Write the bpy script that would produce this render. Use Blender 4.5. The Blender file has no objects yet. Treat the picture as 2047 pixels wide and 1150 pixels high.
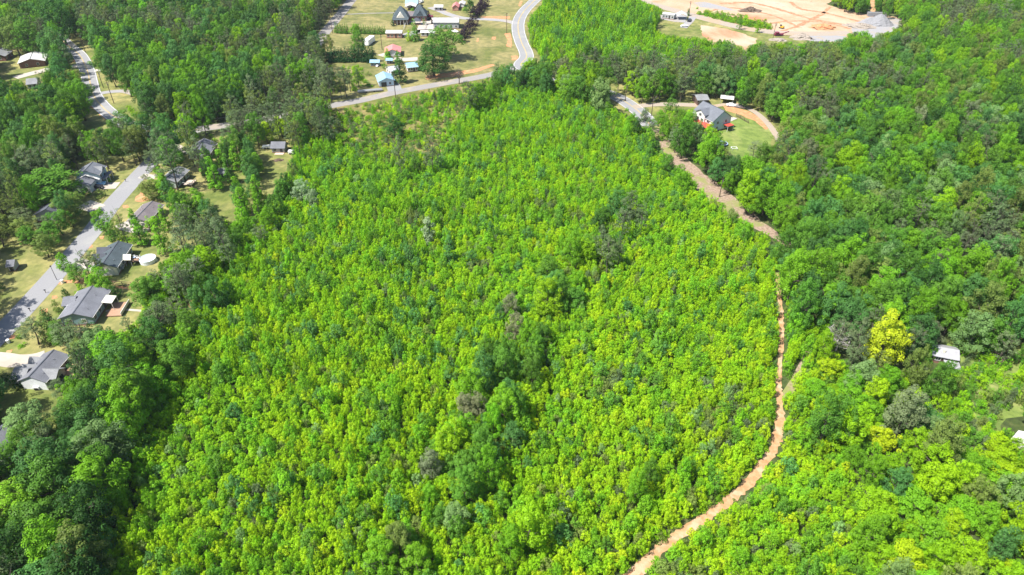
import bpy, math, random
import numpy as np
from mathutils import Vector
R_ = math.radians
random.seed(7); RNG = np.random.default_rng(11)
sc = bpy.context.scene; COL = sc.collection
PI = math.pi
# ------------------------------------------------------------------ camera
CAMH, PITCH, FPX = 120.0, R_(36.0), 1366.0
cam_d = bpy.data.cameras.new("camera"); cam = bpy.data.objects.new("camera", cam_d); COL.objects.link(cam)
cam_d.sensor_width = 36; cam_d.lens = 36*FPX/2047; cam_d.clip_end = 9000; cam_d.clip_start = 0.5
cam.location = (0, 0, CAMH); cam.rotation_euler = (PI/2-PITCH, 0, 0); sc.camera = cam
# ------------------------------------------------------------------ sky + sun
SUN_EL, SUN_AZ = R_(57), math.atan2(-0.90, -0.43)      # azimuth = direction (x,y) the light comes from, measured from +Y
w = bpy.data.worlds.new("World"); sc.world = w; w.use_nodes = True
nt = w.node_tree; bg = nt.nodes['Background']; sky = nt.nodes.new('ShaderNodeTexSky')
sky.sky_type = 'NISHITA'; sky.sun_disc = False; sky.sun_elevation = SUN_EL; sky.sun_rotation = SUN_AZ
nt.links.new(sky.outputs[0], bg.inputs[0]); bg.inputs[1].default_value = 0.10
sl = bpy.data.lights.new("sun", 'SUN'); sl.energy = 5.0; sl.angle = R_(0.5); sl.color = (1, .955, .88)
sun = bpy.data.objects.new("sun", sl); COL.objects.link(sun)
sdir = Vector((math.sin(SUN_AZ)*math.cos(SUN_EL), math.cos(SUN_AZ)*math.cos(SUN_EL), math.sin(SUN_EL)))
sun.rotation_euler = sdir.to_track_quat('Z', 'Y').to_euler()
sc.view_settings.view_transform = 'Standard'; sc.view_settings.look = 'None'; sc.view_settings.gamma = 1
sc.view_settings.exposure = 1.03
sc.cycles.max_bounces = 5; sc.cycles.diffuse_bounces = 3; sc.cycles.transmission_bounces = 3; sc.cycles.glossy_bounces = 2

# ------------------------------------------------------------------ projection helpers (full-size photo pixels)
SP, CP = math.sin(PITCH), math.cos(PITCH)
def P(px, py, z=0.0):
    u = (px-1023.5)/FPX; v = (py-575)/FPX
    d = (u, CP - v*SP, -SP - v*CP)
    t = (CAMH - z)/(-d[2])
    return Vector((d[0]*t, d[1]*t, z))
def proj(x, y, z):
    dz = z-CAMH; dep = y*CP - dz*SP; up = y*SP + dz*CP
    return 1023.5 + FPX*x/dep, 575 - FPX*up/dep, FPX/dep
def inpoly(px, py, poly):
    px = np.asarray(px, float); py = np.asarray(py, float); r = np.zeros(px.shape, bool); n = len(poly)
    for i in range(n):
        x1, y1 = poly[i]; x2, y2 = poly[(i+1) % n]
        if y1 == y2: continue
        c = ((y1 > py) != (y2 > py)) & (px < (x2-x1)*(py-y1)/(y2-y1)+x1)
        r ^= c
    return r
# ------------------------------------------------------------------ materials
MATS = {}
def newmat(name):
    m = bpy.data.materials.new(name); m.use_nodes = True; nt = m.node_tree
    b = nt.nodes['Principled BSDF']; b.inputs['Roughness'].default_value = .9
    b.inputs['Specular IOR Level'].default_value = .25
    MATS[name] = m; return m, nt, b
def noise(nt, scale, detail=4, rough=.55, vec=None, dist=0):
    n = nt.nodes.new('ShaderNodeTexNoise'); n.inputs['Scale'].default_value = scale; n.inputs['Detail'].default_value = detail
    n.inputs['Roughness'].default_value = rough; n.inputs['Distortion'].default_value = dist
    if vec is None:
        g = nt.nodes.new('ShaderNodeNewGeometry'); vec = g.outputs['Position']
    nt.links.new(vec, n.inputs['Vector']); return n.outputs['Fac']
def ramp(nt, fac, stops):
    r = nt.nodes.new('ShaderNodeValToRGB'); e = r.color_ramp.elements
    while len(e) < len(stops): e.new(.5)
    for k, (p, c) in enumerate(stops): e[k].position = p; e[k].color = (*c, 1) if len(c) == 3 else c
    nt.links.new(fac, r.inputs[0]); return r.outputs[0]
def mixc(nt, f, a, b, mode='MIX'):
    m = nt.nodes.new('ShaderNodeMix'); m.data_type = 'RGBA'; m.blend_type = mode
    for s, v in ((m.inputs[0], f), (m.inputs[6], a), (m.inputs[7], b)):
        if isinstance(v, (int, float)): s.default_value = v
        elif isinstance(v, tuple): s.default_value = (*v, 1)
        else: nt.links.new(v, s)
    return m.outputs[2]
def mat_noise(name, c1, c2, scale, c3=None, scale3=.05, rough=.9, t3=(.5, .62), bump=0):
    m, nt, b = newmat(name)
    col = ramp(nt, noise(nt, scale, 5), [(.35, c1), (.65, c2)])
    if c3:
        f = ramp(nt, noise(nt, scale3, 5, .6), [(t3[0], (0, 0, 0)), (t3[1], (1, 1, 1))])
        col = mixc(nt, f, col, c3)
    nt.links.new(col, b.inputs['Base Color']); b.inputs['Roughness'].default_value = rough
    if bump:
        bp = nt.nodes.new('ShaderNodeBump'); bp.inputs['Strength'].default_value = .6; bp.inputs['Distance'].default_value = bump
        nt.links.new(noise(nt, scale*1.7, 5), bp.inputs['Height']); nt.links.new(bp.outputs[0], b.inputs['Normal'])
    return m
# ground kinds
def ground_mat():
    m, nt, b = newmat('woodland_floor')
    c = ramp(nt, noise(nt, .35, 6, .65), [(.35, (.028, .04, .014)), (.52, (.05, .075, .018)), (.68, (.10, .10, .04))])
    nt.links.new(c, b.inputs['Base Color']); return m
def lawn_mat(name, g1, g2, dry, clay, dry_t=(.42, .66), clay_t=(.66, .72), mow=0):
    m, nt, b = newmat(name)
    c = ramp(nt, noise(nt, 1.6, 6, .7), [(.3, g1), (.7, g2)])
    f = ramp(nt, noise(nt, .045, 6, .62, dist=.6), [(dry_t[0], (0, 0, 0)), (dry_t[1], (1, 1, 1))])
    d = ramp(nt, noise(nt, .9, 6, .7), [(.3, dry), (.7, tuple(x*1.25 for x in dry))])
    c = mixc(nt, f, c, d)
    f = ramp(nt, noise(nt, .07, 6, .68, dist=1.2), [(clay_t[0], (0, 0, 0)), (clay_t[1], (.8, .8, .8))])
    c = mixc(nt, f, c, clay)
    f2 = ramp(nt, noise(nt, .25, 5, .6), [(.4, (.72, .78, .70)), (.6, (1.12, 1.1, 1.05))])
    c = mixc(nt, 1.0, c, f2, 'MULTIPLY')
    if mow:
        g = nt.nodes.new('ShaderNodeNewGeometry'); mp = nt.nodes.new('ShaderNodeMapping'); mp.inputs['Rotation'].default_value = (0, 0, mow)
        nt.links.new(g.outputs['Position'], mp.inputs['Vector'])
        wv = nt.nodes.new('ShaderNodeTexWave'); wv.inputs['Scale'].default_value = .12; wv.inputs['Distortion'].default_value = .6
        nt.links.new(mp.outputs[0], wv.inputs['Vector'])
        f3 = ramp(nt, wv.outputs['Fac'], [(.3, (.96, .97, .95)), (.7, (1.03, 1.02, 1.01))])
        c = mixc(nt, 1.0, c, f3, 'MULTIPLY')
    c = mixc(nt, 1.0, c, (.66, .655, .62), 'MULTIPLY')
    nt.links.new(c, b.inputs['Base Color']); return m
ground_mat()
lawn_mat('lawn_grass', (.145, .19, .042), (.22, .26, .07), (.36, .32, .14), (.46, .24, .12), dry_t=(.40, .62), mow=.5)
lawn_mat('farm_grass', (.14, .17, .045), (.21, .225, .07), (.31, .27, .125), (.52, .30, .15), dry_t=(.35, .6), clay_t=(.7, .76), mow=1.2)
lawn_mat('fresh_grass', (.18, .26, .06), (.26, .34, .09), (.36, .36, .15), (.5, .3, .15), dry_t=(.5, .75), clay_t=(.74, .8), mow=2.6)
lawn_mat('meadow_grass', (.15, .18, .035), (.24, .24, .07), (.33, .25, .12), (.40, .26, .14), dry_t=(.46, .62), clay_t=(.68, .8))
mat_noise('asphalt', (.21, .21, .22), (.245, .245, .252), 6, (.26, .258, .255), .08)
mat_noise('old_asphalt', (.21, .20, .19), (.25, .235, .225), 5, (.29, .25, .21), .1)
mat_noise('dusty_road', (.27, .225, .18), (.34, .29, .24), 3, (.33, .25, .17), .06)
mat_noise('concrete', (.36, .325, .28), (.42, .38, .335), 1.2, (.36, .31, .26), .15)
mat_noise('gravel', (.22, .22, .23), (.31, .30, .30), 3.5, (.30, .26, .22), .12)
mat_noise('clay_track', (.33, .18, .085), (.43, .26, .14), .9, (.46, .31, .20), .25, bump=.12)
mat_noise('clay', (.40, .16, .07), (.46, .23, .12), 1.4, (.40, .27, .13), .4)
mat_noise('slash', (.19, .13, .09), (.33, .25, .19), 1.3, (.20, .21, .07), .10, t3=(.5, .62), bump=.3)
m, nt, b = newmat('quarry_clay')
c = ramp(nt, noise(nt, .022, 8, .62, dist=1.0), [(.34, (.36, .17, .09)), (.44, (.40, .25, .155)), (.54, (.42, .31, .215)), (.68, (.41, .34, .265))])
f = ramp(nt, noise(nt, .05, 7, .7, dist=2.0), [(.60, (0, 0, 0)), (.70, (.7, .7, .7))])
c = mixc(nt, f, c, (.24, .13, .08))
bp = nt.nodes.new('ShaderNodeBump'); bp.inputs['Strength'].default_value = .8; bp.inputs['Distance'].default_value = .8
nt.links.new(noise(nt, .25, 8, .6), bp.inputs['Height']); nt.links.new(bp.outputs[0], b.inputs['Normal'])
nt.links.new(c, b.inputs['Base Color'])
mat_noise('rut', (.26, .12, .06), (.36, .20, .11), 1.1, (.40, .27, .17), .3)
def flat(name, c, rough=.6, metal=0, spec=.4, var=.12):
    m, nt, b = newmat(name)
    tc = nt.nodes.new('ShaderNodeTexCoord')
    cc = ramp(nt, noise(nt, 1.7, 4, .6, tc.outputs['Object']), [(.3, tuple(x*(1-var) for x in c)), (.7, tuple(min(1, x*(1+var)) for x in c))])
    nt.links.new(cc, b.inputs['Base Color'])
    b.inputs['Roughness'].default_value = rough; b.inputs['Metallic'].default_value = metal; b.inputs['Specular IOR Level'].default_value = spec
    return m
def shingle(name, c):
    m, nt, b = newmat(name); tc = nt.nodes.new('ShaderNodeTexCoord')
    cc = ramp(nt, noise(nt, 3.2, 6, .75, tc.outputs['Object']), [(.3, tuple(x*.78 for x in c)), (.7, tuple(x*1.22 for x in c))])
    f = ramp(nt, noise(nt, .35, 3, .5, tc.outputs['Object']), [(.35, (.88, .88, .88)), (.65, (1.1, 1.1, 1.1))])
    cc = mixc(nt, 1.0, cc, f, 'MULTIPLY'); nt.links.new(cc, b.inputs['Base Color']); b.inputs['Roughness'].default_value = .92; return m
def ribbed(name, c):
    m, nt, b = newmat(name); tc = nt.nodes.new('ShaderNodeTexCoord')
    wv = nt.nodes.new('ShaderNodeTexWave'); wv.inputs['Scale'].default_value = 1.0; wv.bands_direction = 'X'
    nt.links.new(tc.outputs['Object'], wv.inputs['Vector'])
    cc = ramp(nt, wv.outputs['Fac'], [(.1, tuple(x*.86 for x in c)), (.5, c)])
    f = ramp(nt, noise(nt, .5, 5, .6, tc.outputs['Object']), [(.35, (.86, .85, .83)), (.6, (1.04, 1.04, 1.04))])
    cc = mixc(nt, 1.0, cc, f, 'MULTIPLY')
    nt.links.new(cc, b.inputs['Base Color']); b.inputs['Roughness'].default_value = .45; b.inputs['Specular IOR Level'].default_value = .5; return m
shingle('roof_slate', (.065, .085, .095)); shingle('roof_gray', (.15, .155, .175)); shingle('roof_light', (.20, .205, .215))
shingle('roof_brown', (.155, .135, .14)); shingle('roof_dark', (.075, .082, .10)); shingle('roof_mid', (.13, .14, .16))
ribbed('metal_white', (.56, .55, .53)); ribbed('metal_blue', (.25, .42, .56)); ribbed('metal_pink', (.62, .22, .20)); ribbed('metal_red', (.55, .075, .05))
ribbed('metal_pale', (.46, .48, .52)); ribbed('metal_cream', (.66, .65, .55)); ribbed('metal_old', (.33, .33, .35))
flat('siding_white', (.58, .57, .55)); flat('siding_bright', (.80, .82, .85)); flat('siding_blue', (.20, .30, .38)); flat('siding_gray', (.34, .35, .36)); flat('siding_pale_blue', (.42, .52, .58))
flat('siding_green', (.38, .44, .40)); flat('brick', (.20, .10, .075), .9); flat('brick_pink', (.42, .22, .17), .9); flat('siding_cream', (.66, .61, .50)); flat('siding_teal', (.16, .26, .28))
flat('trim', (.6, .59, .57)); flat('glass', (.03, .04, .05), .08, 0, .8); flat('door_dark', (.05, .045, .045)); flat('wood', (.33, .20, .13), .85); flat('wood_pale', (.50, .40, .32), .85)
flat('wood_dark', (.09, .06, .045), .9); flat('pool_water', (.45, .72, .80), .08, 0, .6, .05); flat('pool_wall', (.68, .70, .72)); flat('rubber', (.02, .02, .02), .8)
flat('paint_white', (.75, .75, .75), .3, 0, .6); flat('paint_black', (.02, .02, .025), .25, 0, .6); flat('paint_blue', (.22, .45, .68), .3, 0, .6); flat('paint_red', (.40, .03, .03), .4); flat('paint_maroon', (.20, .03, .06), .5)
flat('paint_gray', (.22, .22, .23), .3, 0, .6); flat('paint_yellow', (.6, .35, .03), .4)
flat('steel', (.35, .35, .36), .5, .5); flat('line_white', (.72, .72, .70), .7); flat('line_yellow', (.55, .38, .08), .7); flat('crushed_stone', (.20, .20, .21), .95, 0, .2, .25); flat('rubble_pale', (.28, .24, .20), .95, 0, .2, .2); flat('brush_heap', (.13, .095, .07), .95, 0, .2, .3)
flat('orange_plastic', (.7, .10, .03), .5); flat('tarp_blue', (.30, .42, .60), .6); flat('umber', (.07, .04, .04))
# foliage: colour comes from a per-tree tint (its species colour) with small leaf-to-leaf variation
def foliage(name, trans=.33, spec=.03):
    m = bpy.data.materials.new(name); m.use_nodes = True; nt = m.node_tree; nt.nodes.clear()
    out = nt.nodes.new('ShaderNodeOutputMaterial'); at = nt.nodes.new('ShaderNodeAttribute'); at.attribute_type = 'INSTANCER'; at.attribute_name = 'tint'
    lv = nt.nodes.new('ShaderNodeAttribute'); lv.attribute_type = 'GEOMETRY'; lv.attribute_name = 'leafvar'
    v = ramp(nt, lv.outputs['Fac'], [(0, (.66, .72, .75)), (.5, (1, 1, 1)), (1, (1.22, 1.22, 1.18))])
    c = mixc(nt, 1.0, at.outputs['Color'], v, 'MULTIPLY')
    d = nt.nodes.new('ShaderNodeBsdfDiffuse'); t = nt.nodes.new('ShaderNodeBsdfTranslucent'); g = nt.nodes.new('ShaderNodeBsdfGlossy')
    g.inputs['Roughness'].default_value = .45; g.inputs['Color'].default_value = (.6, .62, .55, 1)
    tc = mixc(nt, 1.0, c, (1.1, 1.12, .6), 'MULTIPLY')
    nt.links.new(c, d.inputs[0]); nt.links.new(tc, t.inputs[0])
    m1 = nt.nodes.new('ShaderNodeMixShader'); m1.inputs[0].default_value = trans; nt.links.new(d.outputs[0], m1.inputs[1]); nt.links.new(t.outputs[0], m1.inputs[2])
    m2 = nt.nodes.new('ShaderNodeMixShader'); m2.inputs[0].default_value = spec*.35; nt.links.new(m1.outputs[0], m2.inputs[1]); nt.links.new(g.outputs[0], m2.inputs[2])
    nt.links.new(m2.outputs[0], out.inputs[0]); MATS[name] = m; return m
foliage('leaves'); foliage('needles', .18, .02)
mat_noise('bark', (.07, .055, .045), (.14, .115, .095), 3.0); mat_noise('bark_pale', (.30, .28, .26), (.42, .39, .37), 3.0)
# ------------------------------------------------------------------ object helpers
class MB:
    def __init__(s): s.v = []; s.f = []
    def add(s, vs, fs):
        n = len(s.v); s.v += [tuple(v) for v in vs]; s.f += [tuple(i+n for i in f) for f in fs]; return s
    def box(s, c, d, rz=0, taper=1.0):
        x, y, z = c; a, b_, h = d[0]/2, d[1]/2, d[2]/2; cr, sr = math.cos(rz), math.sin(rz); vs = []
        for k, t in ((-1, 1.0), (1, taper)):
            for i, j in ((-1, -1), (1, -1), (1, 1), (-1, 1)):
                px, py = i*a*t, j*b_*t; vs.append((x+px*cr-py*sr, y+px*sr+py*cr, z+k*h))
        return s.add(vs, [(3, 2, 1, 0), (4, 5, 6, 7), (0, 1, 5, 4), (1, 2, 6, 5), (2, 3, 7, 6), (3, 0, 4, 7)])
    def tube(s, pts, rad, n=6):
        base = len(s.v)
        for k, p in enumerate(pts):
            p = Vector(p); q = Vector(pts[min(k+1, len(pts)-1)]) - Vector(pts[max(k-1, 0)]); q.normalize()
            a = q.orthogonal().normalized(); b_ = q.cross(a); r = rad[k] if isinstance(rad, (list, tuple)) else rad
            for i in range(n):
                t = 2*PI*i/n; s.v.append(tuple(p + a*math.cos(t)*r + b_*math.sin(t)*r))
        for k in range(len(pts)-1):
            for i in range(n):
                j = (i+1) % n; s.f.append((base+k*n+i, base+k*n+j, base+(k+1)*n+j, base+(k+1)*n+i))
        s.f.append(tuple(base+i for i in range(n))[::-1]); s.f.append(tuple(base+(len(pts)-1)*n+i for i in range(n))); return s
    def obj(s, name, mat, parent=None):
        me = bpy.data.meshes.new(name); me.from_pydata(s.v, [], s.f); me.update()
        for m in (mat if isinstance(mat, (list, tuple)) else [mat]): me.materials.append(MATS[m])
        o = bpy.data.objects.new(name, me); COL.objects.link(o)
        if parent: o.parent = parent
        return o
def thing(name, label, cat, loc=(0, 0, 0), rz=0, group=None):
    o = bpy.data.objects.new(name, None); COL.objects.link(o); o.location = loc; o.rotation_euler = (0, 0, rz); o.empty_display_size = .5
    o['label'] = label; o['category'] = cat
    if group: o['group'] = group
    return o
def tag(o, label=None, cat=None, group=None, kind=None):
    for k, v in (('label', label), ('category', cat), ('group', group), ('kind', kind)):
        if v: o[k] = v
    return o
SHEETN = [0]
def jitter_poly(pts, step, amp, seed=0):
    rr = random.Random(seed); out = []
    for i in range(len(pts)):
        a, b_ = pts[i], pts[(i+1) % len(pts)]; L = (b_-a).length; n = max(1, int(L/step))
        for k in range(n):
            p = a.lerp(b_, k/n)
            if k or True: p = p + Vector((rr.uniform(-amp, amp), rr.uniform(-amp, amp), 0))
            out.append(p)
    return out
from mathutils.geometry import tessellate_polygon
def sheet(name, mat, polys, z, amp=.0, step=2.5, label=None):
    mb = MB()
    for k, poly in enumerate(polys):
        pts = [P(x, y, 0) for x, y in poly]
        if amp: pts = jitter_poly(pts, step, amp, k+int(poly[0][0]))
        tris = tessellate_polygon([pts]); base = len(mb.v); mb.v += [(p.x, p.y, z) for p in pts]
        for t in tris:
            a, b_, c = (Vector(mb.v[base+i]) for i in t)
            if (b_-a).cross(c-a).z < 0: t = (t[0], t[2], t[1])
            mb.f.append(tuple(base+i for i in t))
    o = mb.obj(name, mat); o['kind'] = 'structure'
    if label: o['label'] = label
    return o
def smooth_line(pts, n=8):
    out = []
    for i in range(len(pts)-1):
        p0 = pts[max(i-1, 0)]; p1 = pts[i]; p2 = pts[i+1]; p3 = pts[min(i+2, len(pts)-1)]
        for k in range(n):
            t = k/n; out.append(.5*((2*p1)+(p2-p0)*t+(2*p0-5*p1+4*p2-p3)*t*t+(3*p1-p0-3*p2+p3)*t**3))
    out.append(pts[-1]); return out
def ribbon_mb(line, wl, wr, z, mb=None, dash=None):
    mb = mb or MB(); n = len(line); L = []
    for i, p in enumerate(line):
        d = (line[min(i+1, n-1)]-line[max(i-1, 0)]); d.z = 0; d.normalize(); nrm = Vector((-d.y, d.x, 0))
        a = wl[i] if isinstance(wl, list) else wl; b_ = wr[i] if isinstance(wr, list) else wr
        L.append((p+nrm*a, p+nrm*b_))
    base = len(mb.v)
    for a, b_ in L: mb.v += [(a.x, a.y, z), (b_.x, b_.y, z)]
    for i in range(n-1): mb.f.append((base+2*i+1, base+2*i+3, base+2*i+2, base+2*i))
    return mb
ROADS = []   # (line, halfwidth) used to keep trunks off the roads
def road(name, pxs, width, mat, z=.06, marks=False):
    line = smooth_line([P(x, y, 0) for x, y in pxs]); hw = width/2
    ribbon_mb(line, hw, -hw, z).obj(name, mat)['kind'] = 'structure'; ROADS.append((line, hw))
    if marks:
        for nm, offs, mt in (('road_edge_line', (hw-.35,), 'line_white'), ('road_edge_line', (-hw+.35,), 'line_white'), ('road_center_line', (.17, -.17), 'line_yellow')):
            mb = MB()
            for o_ in offs: ribbon_mb(line, o_+.07, o_-.07, z+.03, mb)
            mb.obj(nm, mt)['kind'] = 'structure'
    return line
# ------------------------------------------------------------------ ground, lawns, roads
gp = MB(); gp.add([(-2100, -100, 0), (2100, -100, 0), (2100, 3500, 0), (-2100, 3500, 0)], [(0, 1, 2, 3)])
gp.obj('ground', 'woodland_floor')['kind'] = 'structure'
sheet('lawn', 'lawn_grass', [
    [(-60, 80), (130, 60), (200, 60), (300, 200), (330, 232), (150, 272), (-60, 230)],
    [(-80, 440), (100, 402), (140, 330), (320, 300), (440, 262), (592, 268), (590, 330), (505, 440), (352, 520), (292, 650), (150, 720), (125, 850), (-80, 930)]], .02, .8, 4)
sheet('farm_field', 'farm_grass', [[(640, -50), (1125, -50), (1092, 0), (1060, 40), (1062, 90), (1100, 130), (1050, 140), (980, 160), (740, 200), (650, 222), (640, 130), (620, 90), (660, 30)]], .02, .6, 5)
sheet('meadow', 'meadow_grass', [[(648, 214), (800, 185), (985, 152), (1010, 165), (930, 215), (905, 260), (890, 305), (800, 318), (690, 300), (620, 262)]], .03, 1.2, 4)
sheet('side_yard', 'fresh_grass', [[(1440, 246), (1475, 238), (1500, 236), (1530, 252), (1548, 272), (1538, 292), (1520, 312), (1480, 322), (1440, 306)],
    [(1900, 676), (2090, 690), (2090, 800), (2000, 850), (1990, 890), (1940, 860), (1905, 800), (1890, 740)]], .02, .8, 3)
sheet('verge', 'lawn_grass', [[(1215, 165), (1290, 180), (1500, 180), (1560, 230), (1580, 290), (1545, 300), (1500, 235), (1400, 262), (1290, 255), (1215, 210)],
    [(1290, 10), (1330, 20), (1420, 36), (1530, 62), (1640, 72), (1620, 100), (1500, 105), (1400, 92), (1300, 70)]], .01, .8, 3)
sheet('quarry_ground', 'quarry_clay', [
    [(1240, -40), (1700, -40), (1662, 2), (1652, 8), (1675, 16), (1706, 24), (1738, 31), (1769, 30), (1812, 38), (1806, 52), (1794, 66), (1750, 84), (1706, 90), (1628, 82), (1600, 74), (1546, 68), (1500, 62), (1430, 47), (1380, 33), (1330, 18), (1270, 0)],
    [(1402, 50), (1450, 58), (1475, 64), (1512, 78), (1512, 92), (1494, 102), (1480, 92), (1450, 84), (1420, 84), (1402, 68)]], .04, .8, 3)
sheet('gravel_yard', 'gravel', [[(1700, 50), (1740, 34), (1800, 38), (1802, 48), (1790, 64), (1750, 78), (1706, 82)], [(1388, 6), (1410, 4), (1440, 12), (1475, 22), (1440, 20), (1400, 14)],
    [(1618, 70), (1690, 72), (1700, 84), (1620, 83)],
    [(1322, 24), (1352, 27), (1372, 33), (1370, 46), (1340, 43), (1318, 38)]], .06, .5, 3)
sheet('cleared_strip', 'slash', [[(1296, 252), (1324, 262), (1349, 300), (1373, 317), (1407, 348), (1437, 370), (1471, 397), (1515, 436), (1549, 463), (1582, 486), (1576, 494), (1540, 474), (1495, 452), (1455, 436), (1420, 410), (1404, 388), (1366, 362), (1335, 338), (1312, 306)]], .04, .5, 2)
sheet('dirt', 'clay', [
    # clay scrapes along the verges and bare spots of the field
    [(1007, 68), (1020, 66), (1024, 84), (1022, 96), (1012, 92), (1016, 80)], [(1022, 112), (1036, 112), (1036, 120), (1024, 121)],
    [(850, 152), (900, 146), (950, 138), (985, 128), (990, 131), (950, 145), (900, 154), (850, 160)], [(984, 74), (992, 74), (990, 80), (983, 79)], [(953, 77), (957, 76), (956, 84), (952, 83)],
    [(960, 33), (1020, 33), (1018, 38), (965, 37)], [(1040, 2), (1045, 2), (1040, 14), (1036, 12)], [(700, 0), (705, 0), (672, 46), (668, 44)],
    [(272, 394), (282, 384), (290, 392), (300, 400), (280, 405), (270, 402)], [(246, 412), (254, 409), (256, 415), (248, 417)], [(199, 472), (207, 471), (206, 478), (200, 478)],
    [(174, 492), (185, 488), (186, 494), (176, 497)], [(118, 558), (128, 562), (124, 569), (115, 567)], [(103, 592), (114, 590), (114, 597), (104, 598)], [(81, 620), (93, 617), (94, 624), (82, 626)],
    [(12, 702), (24, 698), (24, 706), (12, 710)], [(20, 672), (27, 672), (26, 678), (20, 679)], [(130, 560), (175, 558), (178, 566), (135, 566)], [(183, 205), (200, 218), (212, 238), (208, 240), (192, 222), (178, 212)],
    [(142, 120), (154, 120), (148, 126), (141, 127)], [(160, 142), (164, 142), (168, 165), (165, 166)], [(388, 560), (396, 560), (384, 618), (376, 616)], [(1285, 240), (1277, 236), (1268, 224), (1272, 222)],
    [(1446, 212), (1466, 214), (1500, 224), (1524, 240), (1536, 258), (1532, 260), (1510, 243), (1480, 230), (1452, 222)], [(228, 572), (262, 574), (262, 580), (230, 578)]], .05, .35, 1.5)
road('road', [(-90, 760), (0, 668), (45, 621), (119, 539), (185, 462), (222, 412), (263, 366), (306, 320), (330, 292), (342, 270)], 7.0, 'asphalt')
road('road', [(90, 62), (118, 76), (140, 95), (160, 112), (174, 140), (180, 165), (186, 188), (200, 209), (225, 231), (262, 252), (330, 268), (400, 258)], 7.4, 'asphalt', .062, True)
road('road', [(300, 274), (400, 258), (450, 251), (560, 233), (660, 212), (720, 201), (790, 185), (870, 170), (980, 150), (1042, 132)], 6.6, 'old_asphalt', .065)
road('road', [(1140, -60), (1092, -20), (1068, 2), (1048, 22), (1037, 42), (1036, 62), (1042, 84), (1051, 104), (1052, 116), (1042, 132), (1080, 150), (1160, 168), (1228, 192), (1262, 212), (1286, 232), (1300, 252)], 8.2, 'asphalt', .07, True)
road('road', [(720, -20), (700, 4), (686, 22), (664, 48), (646, 70), (634, 90), (600, 130)], 7.0, 'old_asphalt', .068)
road('quarry_road', [(1240, -14), (1285, 3), (1330, 16), (1380, 30), (1430, 43), (1490, 57), (1550, 65), (1620, 68), (1700, 66)], 9.0, 'dusty_road', .075)
def drive(pxs, wd, mat='concrete', z=.08, name='driveway'): road(name, pxs, wd, mat, z)
drive([(236, 371), (215, 372), (196, 374), (172, 380)], 5.2)
drive([(196, 418), (186, 414), (166, 408)], 6)
drive([(-60, 714), (0, 718), (30, 722), (62, 720), (90, 712)], 5)
drive([(150, 525), (175, 532), (204, 536), (222, 545)], 5)
drive([(244, 446), (252, 452), (272, 458), (296, 462)], 5); drive([(282, 352), (298, 354), (312, 355)], 4); drive([(345, 290), (362, 298), (385, 305)], 4)
drive([(182, 134), (160, 133), (145, 131)], 5); drive([(190, 141), (205, 140)], 4, 'concrete'); drive([(196, 188), (220, 184), (248, 183), (275, 190)], 4, 'gravel')
drive([(30, 156), (60, 148), (100, 138)], 6, 'concrete')
drive([(1034, 48), (1010, 42), (975, 39), (930, 37), (900, 30), (880, 22), (860, 15)], 5.5, 'gravel')
drive([(808, 72), (840, 63), (870, 63)], 7, 'gravel'); drive([(694, 29), (740, 27), (790, 26)], 1.8, 'old_asphalt', .08, 'path')
drive([(762, 108), (775, 112), (800, 119), (835, 118)], 6, 'concrete'); drive([(778, 162), (786, 172), (790, 182)], 7, 'asphalt')
drive([(850, 66), (862, 40), (872, 48)], 12, 'concrete'); drive([(790, 40), (842, 44), (862, 44)], 8, 'concrete', .081)
drive([(1268, 214), (1300, 210), (1340, 209), (1400, 211)], 4.6, 'dusty_road'); drive([(1425, 213), (1470, 208), (1505, 222), (1528, 240), (1546, 262), (1560, 285)], 3, 'dusty_road')
drive([(1385, 33), (1380, 42), (1366, 56)], 4.5, 'gravel'); drive([(1456, 236), (1468, 240)], 5, 'concrete')
drive([(212, 622), (240, 619), (286, 622)], .9, 'concrete', .08, 'path')
drive([(1748, -30), (1744, 0), (1746, 16), (1742, 30)], 3, 'clay_track', .08, 'path')
drive([(1550, 385), (1565, 395), (1590, 420), (1605, 438)], 4, 'clay_track', .08, 'path')
# the dirt trail through the young wood
TR = [(1553, 545, 3), (1556, 575, 5), (1560, 610, 8), (1561, 635, 12), (1562, 665, 9), (1561, 700, 9), (1558, 735, 10), (1556, 770, 13), (1558, 800, 16), (1559, 840, 19), (1554, 875, 21), (1542, 905, 22), (1524, 930, 25), (1500, 962, 28), (1465, 994, 26), (1420, 1028, 26), (1375, 1058, 28), (1335, 1085, 30), (1300, 1116, 33), (1268, 1150, 40), (1225, 1200, 44)]
tl = smooth_line([P(x, y, 0) for x, y, _ in TR]); wls = []
for i in range(len(tl)):
    k = min(i/8, len(TR)-1); a = int(k); f = k-a; b_ = min(a+1, len(TR)-1)
    x = TR[a][0]*(1-f)+TR[b_][0]*f; y = TR[a][1]*(1-f)+TR[b_][1]*f; wpx = TR[a][2]*(1-f)+TR[b_][2]*f
    sc_ = FPX*(SP+(y-575)/FPX*CP)/CAMH; wls.append(max(.5, wpx/sc_/2*(.72 if y > 880 else .9)))
rr = random.Random(5)
ribbon_mb(tl, [a*rr.uniform(.6, 1.25)+.1 for a in wls], [-a*rr.uniform(.6, 1.25)-.1 for a in wls], .05).obj('path', 'clay_track')['kind'] = 'structure'
ROADS.append((tl, 1.2))
for off in (-.85, .85):
    q = [i for i in range(len(tl)) if wls[i] > 1.3]; ribbon_mb([tl[i] for i in q], [off+rr.uniform(.12, .3) for i in q], [off-rr.uniform(.12, .3) for i in q], .062).obj('tire_rut', 'rut')['kind'] = 'structure'
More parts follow.
